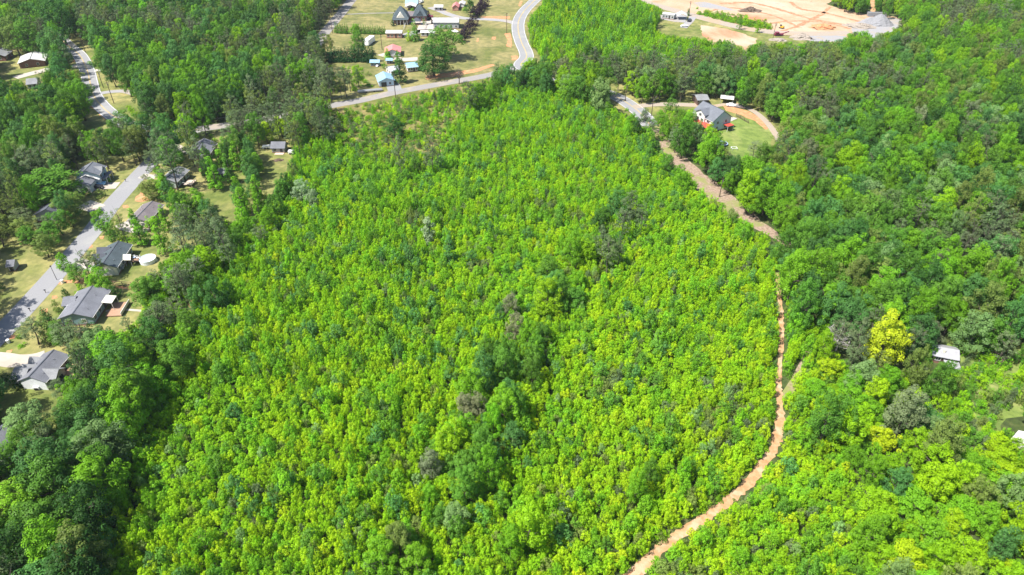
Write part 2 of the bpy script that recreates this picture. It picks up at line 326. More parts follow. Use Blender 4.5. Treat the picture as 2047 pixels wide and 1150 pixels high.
for pts, wd in (([(1440, 8), (1500, 6), (1560, 20), (1620, 38), (1690, 50)], 2.5), ([(1560, 64), (1600, 50), (1640, 30), (1660, 14)], 2.2), ([(1410, 26), (1460, 16), (1540, 30), (1600, 56)], 1.8), ([(1580, 4), (1600, 18), (1650, 26), (1720, 44)], 2.2), ([(1500, 60), (1560, 44), (1640, 44), (1700, 58)], 1.6)):
    l_ = smooth_line([P(*p) for p in pts]); ribbon_mb(l_, [wd*rr.uniform(.4, 1.0) for _ in l_], [-wd*rr.uniform(.4, 1.0) for _ in l_], .05+wd*.004).obj('quarry_track', 'rut')['kind'] = 'structure'
tl2 = smooth_line([P(x, y) for x, y in [(1562, 800), (1572, 788), (1588, 764), (1602, 738), (1618, 705)]])
ribbon_mb(tl2, 1.1, -1.1, .048).obj('path', 'slash')['kind'] = 'structure'
# ------------------------------------------------------------------ buildings
FOOT = []   # (x, y, r) keep trees off
def roof_gable(mb, L, W, hw, rise, over=.45, th=.18, cx=0, cy=0, rz=0):
    a, b_ = L/2+over, W/2+over; dz = rise*over/(W/2); cr, sr = math.cos(rz), math.sin(rz)
    def T(x, y, z): return (cx+x*cr-y*sr, cy+x*sr+y*cr, z)
    for s in (1, -1):
        q = [(-a, s*b_, hw-dz), (a, s*b_, hw-dz), (a, 0, hw+rise), (-a, 0, hw+rise)]
        vs = [T(x, y, z+.02) for x, y, z in q] + [T(x, y, z+.02+th) for x, y, z in q]
        mb.add(vs, [(3, 2, 1, 0), (4, 5, 6, 7), (0, 1, 5, 4), (1, 2, 6, 5), (2, 3, 7, 6), (3, 0, 4, 7)])
def wall_gable(mb, L, W, hw, rise, cx=0, cy=0, rz=0, inset=0):
    a, b_ = L/2, W/2; cr, sr = math.cos(rz), math.sin(rz)
    def T(x, y, z): return (cx+x*cr-y*sr, cy+x*sr+y*cr, z)
    vs = [T(-a, -b_, 0), T(a, -b_, 0), T(a, b_, 0), T(-a, b_, 0), T(-a, -b_, hw), T(a, -b_, hw), T(a, b_, hw), T(-a, b_, hw), T(-a, 0, hw+rise), T(a, 0, hw+rise)]
    mb.add(vs, [(3, 2, 1, 0), (0, 1, 5, 4), (2, 3, 7, 6), (1, 2, 6, 9, 5), (3, 0, 4, 8, 7), (4, 5, 9, 8), (6, 7, 8, 9)])
def hip_roof(mb, L, W, hw, rise, over=.5, cx=0, cy=0, rl=None):
    a, b_ = L/2+over, W/2+over; r = (L-W)/2 if rl is None else rl; r = max(r, .2); z = hw-.12
    mb.add([(cx-a, cy-b_, z), (cx+a, cy-b_, z), (cx+a, cy+b_, z), (cx-a, cy+b_, z), (cx-r, cy, hw+rise), (cx+r, cy, hw+rise)],
           [(3, 2, 1, 0), (0, 1, 5, 4), (1, 2, 5), (2, 3, 4, 5), (3, 0, 4)])
def window(parent, x, y, z, w_, h, ax, detail=True):
    """ax: unit direction the window faces, in the house frame"""
    rz = math.atan2(ax[1], ax[0])-PI/2
    f = MB(); fr = .09; cr, sr = math.cos(rz), math.sin(rz)
    def bx(mb, u, zz, du, dz, o, d): mb.box((x+u*cr-o*sr, y+u*sr+o*cr, zz), (du, d, dz), rz)
    bx(f, 0, z-h/2-fr/2, w_+2*fr, fr, .04, .1); bx(f, 0, z+h/2+fr/2, w_+2*fr, fr, .04, .1)
    bx(f, -w_/2-fr/2, z, fr, h, .04, .1); bx(f, w_/2+fr/2, z, fr, h, .04, .1); bx(f, 0, z, .05, h, .045, .06)
    fo = f.obj('window', 'trim', parent); g = MB(); bx(g, 0, z, w_, h, .02, .04); g.obj('pane', 'glass', fo)
def house(name, label, cat, p1, p2, W, hw, rise, roof, wall, wins=3, door=True, over=.45, lenadd=0, garage=None, win_side=(1, -1), gable_win=True, chimney=None, wall2=None):
    z = hw+rise; a, b_ = P(*p1, z), P(*p2, z); d = a-b_; d.z = 0; L = d.length+lenadd; c = (a+b_)/2; rz = math.atan2(d.y, d.x)
    t = thing(name, label, cat, (c.x, c.y, 0), rz)      # local +X runs to the far end of the ridge, local -Y is the right-hand side
    m = MB(); wall_gable(m, L, W, hw, rise); m.obj('wall', wall, t)
    r = MB(); roof_gable(r, L, W, hw, rise, over); ro = r.obj('roof', roof, t)
    mb = MB(); mb.box((0, 0, .2), (L+.12, W+.12, .4)); mb.obj('foundation', 'brick', t)
    wz = 1.55; rows = [wz] if hw < 4.5 else [wz, hw-1.35]
    for s in win_side:
        for q in rows:
            for k in range(wins):
                x = -L/2 + L*(k+.5)/wins
                if door and s == -1 and k == wins//2 and q == rows[0]: continue
                window(t, x, s*W/2, q, 1.1, 1.25, (0, s))
    if gable_win:
        for s in (1, -1):
            for q in rows:
                window(t, s*L/2, W*.22, q, 1.0, 1.2, (s, 0)); window(t, s*L/2, -W*.22, q, 1.0, 1.2, (s, 0))
    if door:
        dm = MB(); dm.box((-L/2+L*(wins//2+.5)/wins, -W/2-.04, 1.25), (1.0, .1, 2.1)); do = dm.obj('door', 'door_dark', t)
        hn = MB(); hn.box((-L/2+L*(wins//2+.5)/wins+.38, -W/2-.12, 1.2), (.06, .07, .14)); hn.obj('handle', 'steel', do)
    if 'house' in name:
        for k, (fx, fy2) in enumerate(((.22, -.25), (-.3, -.3), (.05, .3))):
            vm = MB(); zz = hw+rise*(1-abs(fy2)*2); vm.tube([(fx*L, fy2*W, zz), (fx*L, fy2*W, zz+.55)], .09, 6); vm.obj('roof_vent', 'steel', ro)
        rc = MB(); rc.box((0, 0, hw+rise+.2), (L+2*over, .32, .07)); rc.obj('ridge_cap', 'roof_dark', ro)
        for s_ in (1, -1):
            gm = MB(); gm.box((0, s_*(W/2+over+.06), hw-rise*over/(W/2)+.08), (L+2*over, .12, .12)); gm.obj('gutter', 'trim', ro)
    if chimney is not None:
        cm = MB(); cm.box((chimney*L, W*.12, hw+rise*.8+.3), (.7, .7, 1.6)); cm.obj('chimney', 'brick', ro)
    n = max(1, int(L/5))
    for k in range(n+1): 
        q = Vector((c.x, c.y)) + Vector((math.cos(rz), math.sin(rz)))*(-L/2+L*k/n); FOOT.append((q.x, q.y, W/2+1.2))
    t['_L'] = L; return t, L
def cross(t, x, y, wl, Wc, hw, rise, side, roof, wall, nm='wing', win=True):
    """gabled wing or dormer whose ridge runs across the house: x along the ridge, side +1/-1, wl = how far it sticks out from y"""
    cy = side*(y+wl/2) if wl else 0; e = thing
    m = MB(); wall_gable(m, wl, Wc, hw, rise, x, side*(y+wl/2-.02), PI/2); o = m.obj(nm, wall, t)
    r = MB(); roof_gable(r, wl-.1, Wc, hw, rise, .35, .15, x, side*(y+wl/2), PI/2); r.obj('wing_roof', roof, o)
    if win:
        f = MB(); f.box((x, side*(y+wl+.02), hw*.55), (1.3, .08, 1.2)); f.obj('window', 'glass', o)
    return o
# house with attached garage, left road
t, L = house('house', 'two-storey pale blue house with gray gable roof and side garage, blue car in the drive', 'house', (185, 325), (170, 341), 7.8, 4.7, 1.8, 'roof_mid', 'siding_pale_blue', 2, win_side=(-1,))
cross(t, .6, 1.6, 2.6, 2.6, 4.7, 1.3, -1, 'roof_light', 'siding_blue', 'dormer')
g = MB(); g.box((-L/2-2.5, .9, 1.4), (5.0, 6.4, 2.8)); ga = g.obj('garage', 'siding_pale_blue', t)
r = MB(); roof_gable(r, 4.7, 6.4, 2.8, 1.6, .3, .18, -L/2-2.8, .9); r.obj('garage_roof', 'roof_gray', ga)
g = MB(); wall_gable(g, .3, 6.4, 2.75, 1.55, -L/2-5.1, .9); g.obj('gable_wall', 'trim', ga)
g = MB(); g.box((-L/2-2.6, -2.36, 1.2), (3.8, .1, 2.1)); g.obj('garage_door', 'siding_white', ga)
g = MB(); g.add([(-L/2-.25, 4.4, 3.2), (-L/2-.25, -4.2, 3.2), (-L/2-.25, .1, 5.2), (-L/2-.8, 4.4, 2.9), (-L/2-.8, -4.2, 2.9), (-L/2-.8, .1, 4.9)], [(0, 2, 5, 3), (2, 1, 4, 5)]); g.obj('rake_trim', 'trim', t)
g = MB(); g.box((0.5, -4.9, 2.5), (6.0, 1.8, .15)); po = g.obj('porch_roof', 'roof_gray', t)
for k in range(3):
    g = MB(); g.box((-2.1+k*2.6, -5.7, 1.25), (.16, .16, 2.6)); g.obj('post', 'trim', t)
t, L = house('house', 'small gray-roofed ranch house with a white back deck, far up the straight street', 'house', (358, 334), (333, 357), 6.2, 2.9, 1.3, 'roof_light', 'siding_green', 4)
g = MB(); g.box((-1, -6.1, .9), (4, 3.4, .15)); dk = g.obj('deck', 'wood_pale', t)
for k in range(4):
    g = MB(); g.box((-2.9+k*1.27, -7.7, .9), (.12, .12, 1.8)); g.obj('post', 'wood_pale', dk)
g = MB(); g.box((-1, -7.7, 1.7), (4, .1, .12)); g.box((-2.9, -6.1, 1.7), (.1, 3.3, .12)); g.obj('railing', 'trim', dk)
house('house', 'gray-roofed house half hidden by pines near the top of the straight street', 'house', (408, 278), (394, 297), 8.5, 2.9, 2.0, 'roof_gray', 'siding_gray', 3)
t, L = house('house', 'ranch house with a plain brown-gray roof, second down the right side of the straight street', 'house', (304, 404), (273, 436), 6.6, 2.8, 1.2, 'roof_brown', 'siding_cream', 4)
g = MB(); g.tube([(1, 1.5, 4), (1, 1.5, 4.9)], .12); g.obj('roof_vent', 'trim', t)
t, L = house('house', 'dark slate-roofed ranch house with small front gables, round pool on its back lawn', 'house', (236, 484), (206, 527), 6.7, 2.9, 1.4, 'roof_slate', 'siding_gray', 4)
for x in (3.4, -.4): cross(t, x, 1.6, 3.6, 2.6, 2.9, 1.3, 1, 'roof_dark', 'siding_cream', 'front_gable')
g = MB(); wall_gable(g, .3, 6.6, 2.85, 1.35, -L/2-.1, 0); g.obj('gable_wall', 'siding_cream', t)
g = MB(); g.box((-L/2-.3, 0, 1.15), (.1, 4.6, 2.1)); g.obj('garage_door', 'siding_white', t)
t, L = house('house', 'wide ranch house with a broad gray roof, pale back awning and concrete walk', 'house', (184, 574), (147, 626), 8.4, 2.9, 1.5, 'roof_gray', 'siding_teal', 4)
g = MB(); g.add([(0, -4.5, 3.1), (3.6, -4.5, 3.1), (3.6, -7.2, 2.6), (0, -7.2, 2.6), (0, -4.5, 3.2), (3.6, -4.5, 3.2), (3.6, -7.2, 2.7), (0, -7.2, 2.7)], [(3, 2, 1, 0), (4, 7, 6, 5), (2, 3, 7, 6), (0, 1, 5, 4), (1, 2, 6, 5), (3, 0, 4, 7)]); g.obj('awning', 'metal_cream', t)
g = MB(); g.box((.3, -8.0, .3), (6.4, 4.4, .3)); dk = g.obj('deck', 'wood', t)
g = MB(); g.box((.3, -10.2, .9), (6.4, .12, .9)); g.obj('railing', 'trim', dk)
for x in (.1, 3.5):
    g = MB(); g.box((x, -7.1, 1.3), (.12, .12, 2.7)); g.obj('post', 'trim', t)
cross(t, 2.2, 3.2, 3.0, 4.2, 2.7, 1.2, 1, 'roof_gray', 'siding_teal', 'front_wing')
t, L = house('house', 'gray-roofed ranch house with a white gable end, round dark bush at its corner', 'house', (106, 702), (60, 752), 6.4, 2.8, 1.5, 'roof_gray', 'siding_gray', 4)
for x in (2.6, -.2): cross(t, x, 1.6, 3.3, 2.4, 2.7, 1.1, 1, 'roof_light', 'siding_gray', 'front_gable')
cross(t, -L/2+2.7, 2.6, 3.2, 4.4, 2.7, 1.2, 1, 'roof_light', 'siding_gray', 'front_wing')
cross(t, -L/2+3.0, 1.4, 3.6, 3.6, 2.7, 1.2, -1, 'roof_light', 'siding_gray', 'back_wing')
g = MB(); wall_gable(g, .3, 6.3, 2.75, 1.45, -L/2-.1, 0); g.obj('gable_wall', 'siding_bright', t)
g = MB(); g.box((2.2, -6.0, 1.1), (5.5, 3.4, .15)); dk = g.obj('deck', 'wood', t)
g = MB(); g.box((2.2, -7.6, 1.6), (5.5, .1, .8)); g.obj('railing', 'wood_pale', dk)
house('house', 'gray-roofed house cut off by the left edge below the grassy lot', 'house', (6, 852), (-34, 905), 9, 2.9, 2.2, 'roof_gray', 'siding_gray', 4)
house('house', 'dark-roofed house mostly hidden behind a round tree on the left of the street', 'house', (108, 402), (92, 418), 9, 2.9, 2.1, 'roof_dark', 'siding_gray', 3)
house('house', 'small brick house with a white metal roof on the top left lawn', 'house', (66, 104), (60, 118), 12, 2.8, 1.7, 'metal_white', 'brick', 2)
house('house', 'gray-roofed house cut off by the left edge of the top left lawn', 'house', (4, 96), (-12, 106), 9, 2.8, 1.8, 'roof_light', 'brick', 3)
house('house', 'pale gray-roofed house among dark trees in the top left corner', 'house', (62, 44), (36, 45), 9, 2.8, 2.0, 'roof_light', 'siding_gray', 3)
house('garage', 'gray garage beside the concrete pad below the top left brick house', 'garage', (73, 156), (54, 158), 8, 2.6, 1.5, 'roof_light', 'siding_gray', 2)
# sheds at the edge of the young wood
t, L = house('shed', 'barn-roofed gray shed in the small clearing at the edge of the young wood', 'shed', (569, 284), (544, 284), 4.6, 2.3, 1.5, 'roof_gray', 'siding_gray', 2, gable_win=False)
g = MB(); g.box((.6, -3.4, .12), (3.6, 1.8, .2)); g.obj('ramp', 'wood_pale', t)
house('shed', 'small gray garden shed between the tall column trees', 'shed', (450, 337), (435, 336), 3.4, 2.3, 1.2, 'roof_light', 'siding_gray', 2, gable_win=False)
house('shed', 'tiny gray shed at the left edge under the pines above the open lawn', 'shed', (27, 520), (16, 521), 3.2, 2.2, 1.0, 'roof_gray', 'siding_gray', 1, gable_win=False)
# farm
def farm_block(t, cx, cy, L, W, hw, rise, nm='wall'):
    m = MB(); m.box((cx, cy, hw/2), (L, W, hw)); o = m.obj(nm, 'brick', t); r = MB(); hip_roof(r, L, W, hw, rise, .6, cx, cy, .5); r.obj('roof', 'roof_slate', t)
    f = MB(); f.add([(cx-L*.28, cy-W/2-.35, hw+.35), (cx+L*.28, cy-W/2-.35, hw+.35), (cx, cy-W/2+W*.18, hw+rise*.62), (cx, cy-W/2-.3, hw+rise*.5)], [(0, 1, 3), (1, 2, 3), (2, 0, 3)]); f.obj('front_gable', 'siding_cream' if cx < 0 else 'roof_slate', t)
    for k in (-1, 0, 1): window(t, cx+k*L*.28, cy-W/2, 1.7, 1.2, 1.6, (0, -1))
    return o
c = P(819, 44); t = thing('house', 'large brick farmhouse with two steep dark slate hip roofs joined by a link', 'house', (c.x, c.y, 0), R_(3))
farm_block(t, -5.2, 1.5, 9.5, 12, 3.4, 6.0); farm_block(t, 6.6, 6.5, 8.2, 11, 3.4, 5.6)
m = MB(); m.box((.8, 5.5, 1.5), (5, 6, 3)); m.obj('link', 'brick', t); r = MB(); roof_gable(r, 5, 6, 3, 2, .4, .15, .8, 5.5, 0); r.obj('link_roof', 'roof_brown', t)
m = MB(); m.box((-5.2, -6.2, 3.2), (10, 3, .2)); m.obj('porch_roof', 'roof_slate', t)
for k in range(5):
    m = MB(); m.box((-9.4+k*2.1, -7.4, 1.6), (.22, .22, 3.2)); m.obj('post', 'siding_white', t)
for q in ((-5, 0), (6, 5), (0, 5)): FOOT.append((c.x+q[0], c.y+q[1], 7))
c = P(834, 49); t = thing('gazebo', 'dark-roofed gazebo on the patio in front of the farmhouse', 'gazebo', (c.x, c.y, 0), .1)
m = MB(); hip_roof(m, 4.4, 4.2, 2.5, 1.6, .4, 0, 0, .1); m.obj('roof', 'roof_dark', t)
for i in (-1, 1):
    for j in (-1, 1): m = MB(); m.box((i*1.9, j*1.8, 1.25), (.16, .16, 2.5)); m.obj('post', 'wood', t)
m = MB(); m.box((0, 0, .15), (4.6, 4.4, .3)); m.obj('floor', 'wood', t); FOOT.append((c.x, c.y, 3))
house('warehouse', 'long farm warehouse with a white metal roof and gray front wall', 'warehouse', (917, 36), (867, 36), 9.5, 4.0, 1.4, 'metal_white', 'siding_gray', 5, gable_win=False, over=.3)
house('shed', 'small white-roofed farm shed on the grass behind the warehouse', 'shed', (885, 10), (869, 10), 4.5, 2.3, .9, 'metal_white', 'siding_gray', 2, gable_win=False)
t, L = house('house', 'pale blue-roofed house at the top edge behind the farmhouse', 'house', (835, -3), (812, -3), 9, 3.0, 2.2, 'metal_blue', 'siding_white', 3)
m = MB(); roof_gable(m, 7, 7, 2.6, 1.0, .3, .15, 0, -8, PI/2); cr_ = m.obj('carport_roof', 'metal_white', t)
for i in (-1, 1):
    for j in (0, 1): m = MB(); m.box((i*3.2, -4.9-j*6.2, 1.3), (.15, .15, 2.6)); m.obj('post', 'trim', cr_)
house('outbuilding', 'long pink brick outbuilding with a white roof at the end of the clipped hedge', 'outbuilding', (803, 61), (773, 61), 5.5, 3.0, .8, 'metal_white', 'brick_pink', 4, gable_win=False)
house('outbuilding', 'low white-roofed outbuilding right of the tall cone tree below the patio', 'outbuilding', (868, 61), (842, 61), 4.0, 2.4, .7, 'metal_white', 'siding_white', 3, gable_win=False)
house('garage', 'garage with a pink-red metal roof in the middle of the farm lawn', 'garage', (785, 89), (784, 99), 8.4, 2.6, 1.6, 'metal_pink', 'siding_white', 2)
t, L = house('house', 'low white house with a pale blue metal roof behind the tall dark yard tree', 'house', (832, 124), (812, 126), 6.5, 2.6, 1.4, 'metal_blue', 'siding_white', 4)
t2, L2 = house('house', 'pale blue-roofed house wing left of the tall dark yard tree', 'house', (793, 131), (776, 134), 7, 2.6, 1.2, 'metal_pale', 'siding_white', 3)
t, L = house('garage', 'blue metal garage with a dark open door at the head of the short asphalt drive', 'garage', (766, 144), (772, 156), 7.5, 2.9, 1.5, 'metal_blue', 'siding_pale_blue', 2, win_side=())
m = MB(); m.box((-L/2-.05, 1.4, 1.2), (.1, 2.6, 2.3)); m.obj('garage_door', 'door_dark', t)
house('shed', 'small blue-roofed shed at the right end of the dark hedge', 'shed', (758, 120), (741, 120), 3.4, 2.2, .8, 'metal_blue', 'siding_teal', 2, gable_win=False)
house('shed', 'low dark-sided shed with a blue roof in front of the pink-roofed garage', 'shed', (784, 117), (773, 117), 3, 2.0, .6, 'metal_blue', 'siding_teal', 2, gable_win=False)
house('shed', 'small red-roofed shed at the top edge right of the white-roofed shed', 'shed', (912, 4), (910, 10), 4, 2.4, 1.4, 'metal_pink', 'brick_pink', 1, gable_win=False)
house('shed', 'small white shed at the top edge left of the dark plum trees', 'shed', (925, 1), (922, 6), 3.6, 2.2, .9, 'metal_white', 'siding_white', 1, gable_win=False)
# big blue and white house on the right
t, L = house('house', 'big two-storey house with dark gray roof, white front and blue side, red porch roof', 'house', (1407, 203), (1447, 222), 10.5, 5.2, 3.6, 'roof_mid', 'siding_pale_blue', 3, win_side=(1, -1))
# local frame: +X to the far left end, local +Y is ... front = lower-left side of the house
rzv = t.rotation_euler.z; fy = 1 if (-math.sin(rzv)*-.6+math.cos(rzv)*-.8) > 0 else -1
m = MB(); wall_gable(m, 4.6, 5.6, 6.4, 1.6, 1.0, fy*(5.6-1.9), PI/2); dm = m.obj('front_wing', 'siding_white', t)
r = MB(); roof_gable(r, 4.6, 5.6, 6.4, 1.6, .4, .16, 1.0, fy*(5.6-1.9), PI/2); r.obj('wing_roof', 'roof_mid', dm)
for x, zz in ((-.4, 3.9), (2.2, 3.9), (1.0, 5.9)): window(t, x, fy*6.02, zz, 1.3, 1.2, (0, fy))
m = MB(); m.box((-3.7, fy*5.33, 4.2), (3.6, .16, 2.0)); m.obj('front_panel', 'siding_white', t); window(t, -3.7, fy*5.42, 4.1, 1.6, 1.2, (0, fy))
y0, y1 = fy*5.3, fy*8.4
m = MB(); m.add([(-L/2, y0, 3.3), (L/2, y0, 3.3), (L/2, y1, 2.5), (-L/2, y1, 2.5), (-L/2, y0, 3.4), (L/2, y0, 3.4), (L/2, y1, 2.6), (-L/2, y1, 2.6)], [(3, 2, 1, 0), (4, 5, 6, 7), (2, 3, 7, 6), (0, 1, 5, 4), (1, 2, 6, 5), (3, 0, 4, 7)]); pr = m.obj('porch_roof', 'metal_red', t)
for k in range(4): m = MB(); m.box((-L/2+.3+k*(L-.6)/3, y1*.985, 1.25), (.16, .16, 2.5)); m.obj('post', 'trim', t)
m = MB(); m.box((-L/2-1.6, -fy*2.8, 2.6), (3, 3.6, .14)); m.obj('side_porch_roof', 'metal_red', t)
for s in (-1, 1): m = MB(); m.box((-L/2-2.9, -fy*2.8+s*1.6, 1.3), (.14, .14, 2.6)); m.obj('post', 'trim', t)
house('garage', 'open-fronted gray garage behind the big blue and white house', 'garage', (1412, 190), (1391, 191), 7, 2.6, 1.0, 'roof_light', 'wood_dark', 2, gable_win=False)
def canopy(label, px, py, L, W, h, roof, rz=0, name='carport', cat='carport', rise=.6):
    c = P(px, py); t = thing(name, label, cat, (c.x, c.y, 0), rz); r = MB(); roof_gable(r, L, W, h, rise, .1, .1); r.obj('roof', roof, t)
    for i in (-1, 1):
        for j in (-1, 1): m = MB(); m.box((i*(L/2-.2), j*(W/2-.2), h/2), (.14, .14, h)); m.obj('post', 'steel', t)
    FOOT.append((c.x, c.y, L/2)); return t
canopy('white canopy under the trees behind the big blue and white house', 1452, 205, 6, 5, 2.5, 'metal_white', -.3)
house('office_trailer', 'white office trailer by the quarry road with a brown skirt', 'trailer', (1350, 28), (1327, 25), 5, 2.8, .4, 'metal_white', 'siding_gray', 4, gable_win=False, over=.15)
canopy('white peaked canopy beside the quarry office trailer', 1362, 38, 7, 6.5, 2.6, 'metal_white', 1.45, rise=1.5)
t, L = house('barn', 'abandoned barn with a pale worn metal roof half swallowed by bushes', 'barn', (1866, 692), (1914, 701), 4.6, 2.4, 1.0, 'metal_old', 'wood_dark', 2, gable_win=False)
fy = -1 if math.cos(t.rotation_euler.z) > 0 else 1
m = MB(); m.box((-L*.25 if fy == 1 else L*.25, fy*4.4, 1.9), (3.6, 2.8, .12)); m.obj('lean_to_roof', 'metal_old', t)
m = MB(); m.box((.4, fy*1.2, 3.4), (.5, .5, .9)); m.obj('chimney', 'siding_cream', t)
house('shed', 'white metal-roofed shed cut off by the lower right edge', 'shed', (2056, 868), (2044, 882), 3, 2.0, .7, 'metal_white', 'siding_white', 1, gable_win=False)
# gazebo canopy, deck and pool behind the slate house
c = P(262, 521); t = thing('deck', 'reddish wood deck with chairs between the slate-roofed house and the pool', 'deck', (c.x, c.y, 0), -.06)
m = MB(); m.box((0, 0, .55), (7.6, 2.6, .14)); m.obj('floor', 'wood', t)
for k in range(5): m = MB(); m.box((-3.6+k*1.8, -1.2, .8), (.12, .12, 1.6)); m.obj('post', 'wood', t)
m = MB(); m.box((0, -1.22, 1.5), (7.4, .08, .1)); m.obj('railing', 'wood_dark', t)
c2 = P(256, 514); canopy('cream pyramid canopy on the deck behind the slate-roofed house', 262, 530, 2.2, 2.1, 2.6, 'metal_cream', 0, 'canopy', 'canopy', 1.3)
for k, (dx, dy) in enumerate(((1.2, .4), (2.3, .1), (3.2, .5))):
    ch = thing('deck_chair', ('pale deck chair nearest the cream canopy', 'white deck chair in the middle of the wood deck', 'pale deck chair beside the pool')[k], 'chair', (c.x+dx, c.y+dy, .63), k*.7)
    m = MB(); m.box((0, 0, .38), (.6, .6, .07)); m.obj('seat', 'paint_white' if k else 'tarp_blue', ch); m = MB(); m.box((0, .3, .7), (.6, .07, .6)); m.obj('backrest', 'paint_white', ch)
    for i in (-1, 1):
        for j in (-1, 1): m = MB(); m.box((i*.26, j*.26, .18), (.05, .05, .36)); m.obj('leg', 'steel', ch)
c = P(297, 523); t = thing('swimming_pool', 'round above ground pool with white walls on the back lawn', 'pool', (c.x, c.y, 0))
def ring(mb, r, z0, z1, n=40, r2=None):
    base = len(mb.v); r2 = r if r2 is None else r2
    for i in range(n):
        a = 2*PI*i/n; mb.v += [(r*math.cos(a), r*math.sin(a), z0), (r2*math.cos(a), r2*math.sin(a), z1)]
    for i in range(n): j = (i+1) % n; mb.f.append((base+2*i, base+2*j, base+2*j+1, base+2*i+1))
def disc(mb, r, z, n=40):
    base = len(mb.v); mb.v += [(r*math.cos(2*PI*i/n), r*math.sin(2*PI*i/n), z) for i in range(n)]; mb.f.append(tuple(range(base, base+n)))
PR = 2.45
m = MB(); ring(m, PR, 0, 1.3); ring(m, PR-.02, 1.3, 1.3, r2=PR); m.obj('wall', 'pool_wall', t); m = MB(); ring(m, PR+.06, 1.32, 1.32, r2=PR-.14); ring(m, PR+.06, 1.24, 1.32); m.obj('rim', 'trim', t)
m = MB(); disc(m, PR-.05, 1.18); m.obj('water', 'pool_water', t)
m = MB(); m.tube([(PR-.2, -.3, 1.9), (PR+.5, -.3, 0)], .05); m.tube([(PR-.2, .3, 1.9), (PR+.5, .3, 0)], .05)
for k in range(4): m.tube([(PR+.45-k*.14, -.3, .2+k*.36), (PR+.45-k*.14, .3, .2+k*.36)], .04)
m.obj('ladder', 'paint_white', t); FOOT.append((c.x, c.y, 3.2))
# ------------------------------------------------------------------ vehicles and other things
def car(label, px, py, heading, paint, kind='sedan', cat='car', name='parked_car', s=1.0):
    c = P(px, py); t = thing(name, label, cat, (c.x, c.y, .09), heading)
    L, W = 4.7*s, 1.85*s; prof = {'sedan': [(-2.35, .35), (-2.35, .85), (-1.6, .95), (-1.0, 1.42), (.5, 1.42), (1.15, .98), (2.2, .82), (2.35, .6), (2.35, .35)],
        'suv': [(-2.35, .4), (-2.35, 1.0), (-2.1, 1.7), (.4, 1.72), (1.1, 1.12), (2.2, 1.0), (2.35, .75), (2.35, .4)],
        'pickup': [(-2.8, .5), (-2.8, 1.05), (-.75, 1.05), (-.7, 1.75), (.7, 1.75), (1.25, 1.15), (2.5, 1.05), (2.6, .5)]}[kind]
    m = MB(); n = len(prof)
    def yy(z): return W/2*(1 if z < 1.06 else .84)
    vs = [(x*s, -yy(z), z*s) for x, z in prof] + [(x*s, yy(z), z*s) for x, z in prof]
    m.add(vs, [tuple(range(n)), tuple(range(2*n-1, n-1, -1))] + [(i, i+n, (i+1) % n+n, (i+1) % n) for i in range(n)]); m.obj('body', paint, t)
    g = MB(); zt = max(z for x, z in prof); xs = [x for x, z in prof if z > zt-.04]; x0, x1 = min(xs), max(xs)
    g.add([((x1+.05)*s, -W*.37, (zt-.08)*s), ((x1+.05)*s, W*.37, (zt-.08)*s), ((x1+.55)*s, W*.44, (zt-.46)*s), ((x1+.55)*s, -W*.44, (zt-.46)*s)], [(0, 3, 2, 1)]); g.obj('windscreen', 'glass', t)
    for sd in (-1, 1):
        g = MB(); g.box(((x0+x1)/2*s, sd*W*.435, (zt-.25)*s), ((x1-x0)*.92*s, .06, .34*s)); g.obj('side_window', 'glass', t)
        for xw in (-1.5, 1.45):
            g = MB(); g.tube([(xw*s, sd*W*.43, .34*s), (xw*s, sd*W*.51, .34*s)], .34*s, 12); wh = g.obj('wheel', 'rubber', t)
            g = MB(); g.tube([(xw*s, sd*W*.512, .34*s), (xw*s, sd*W*.52, .34*s)], .2*s, 10); g.obj('rim', 'steel', wh)
        g = MB(); g.box((prof[-1][0]*s+.01, sd*W*.36, .68*s), (.08, .3, .14)); g.obj('headlight', 'paint_white', t)
    if kind == 'pickup':
        g = MB(); g.box((-1.78*s, 0, 1.07*s), (1.9*s, W*.82, .06)); g.obj('bed', 'rubber', t)
    return t
car('light blue car parked across the drive of the pale blue house', 199, 370, .1, 'paint_blue', 'suv')
car('dark car parked in front of the light blue one at the pale blue house', 194, 377, .05, 'paint_black')
car('white sport utility car parked at the garage end of the slate-roofed house', 220, 541, .25, 'paint_white', 'suv')
car('gray pickup beside the white car at the slate-roofed house', 231, 541, .25, 'paint_gray', 'pickup')
car('black car on the gravel beside the quarry office canopy', 1378, 43, 1.1, 'paint_black', 'suv')
car('white car parked at the end of the gravel spur below the quarry office', 1368, 54, .2, 'paint_white')
car('white car under the trees behind the big blue and white house', 1462, 213, -.2, 'paint_white')
car('gray car at the bend of the shaded gravel drive right of the big house', 1480, 216, -.5, 'paint_gray')
car('white pickup parked at the top edge beside the blue-roofed house', 842, 6, 1.2, 'paint_white', 'pickup')
car('maroon car on the patio between the farmhouse and the warehouse', 858, 35, 0, 'paint_maroon', 'pickup')
car('white car half under the big oak beside the warehouse', 909, 65, -.6, 'paint_white')
car('small white cart with an open side near the blue-roofed shed', 755, 133, 1.4, 'paint_white', 'sedan', 'cart', 'utility_cart', .62)
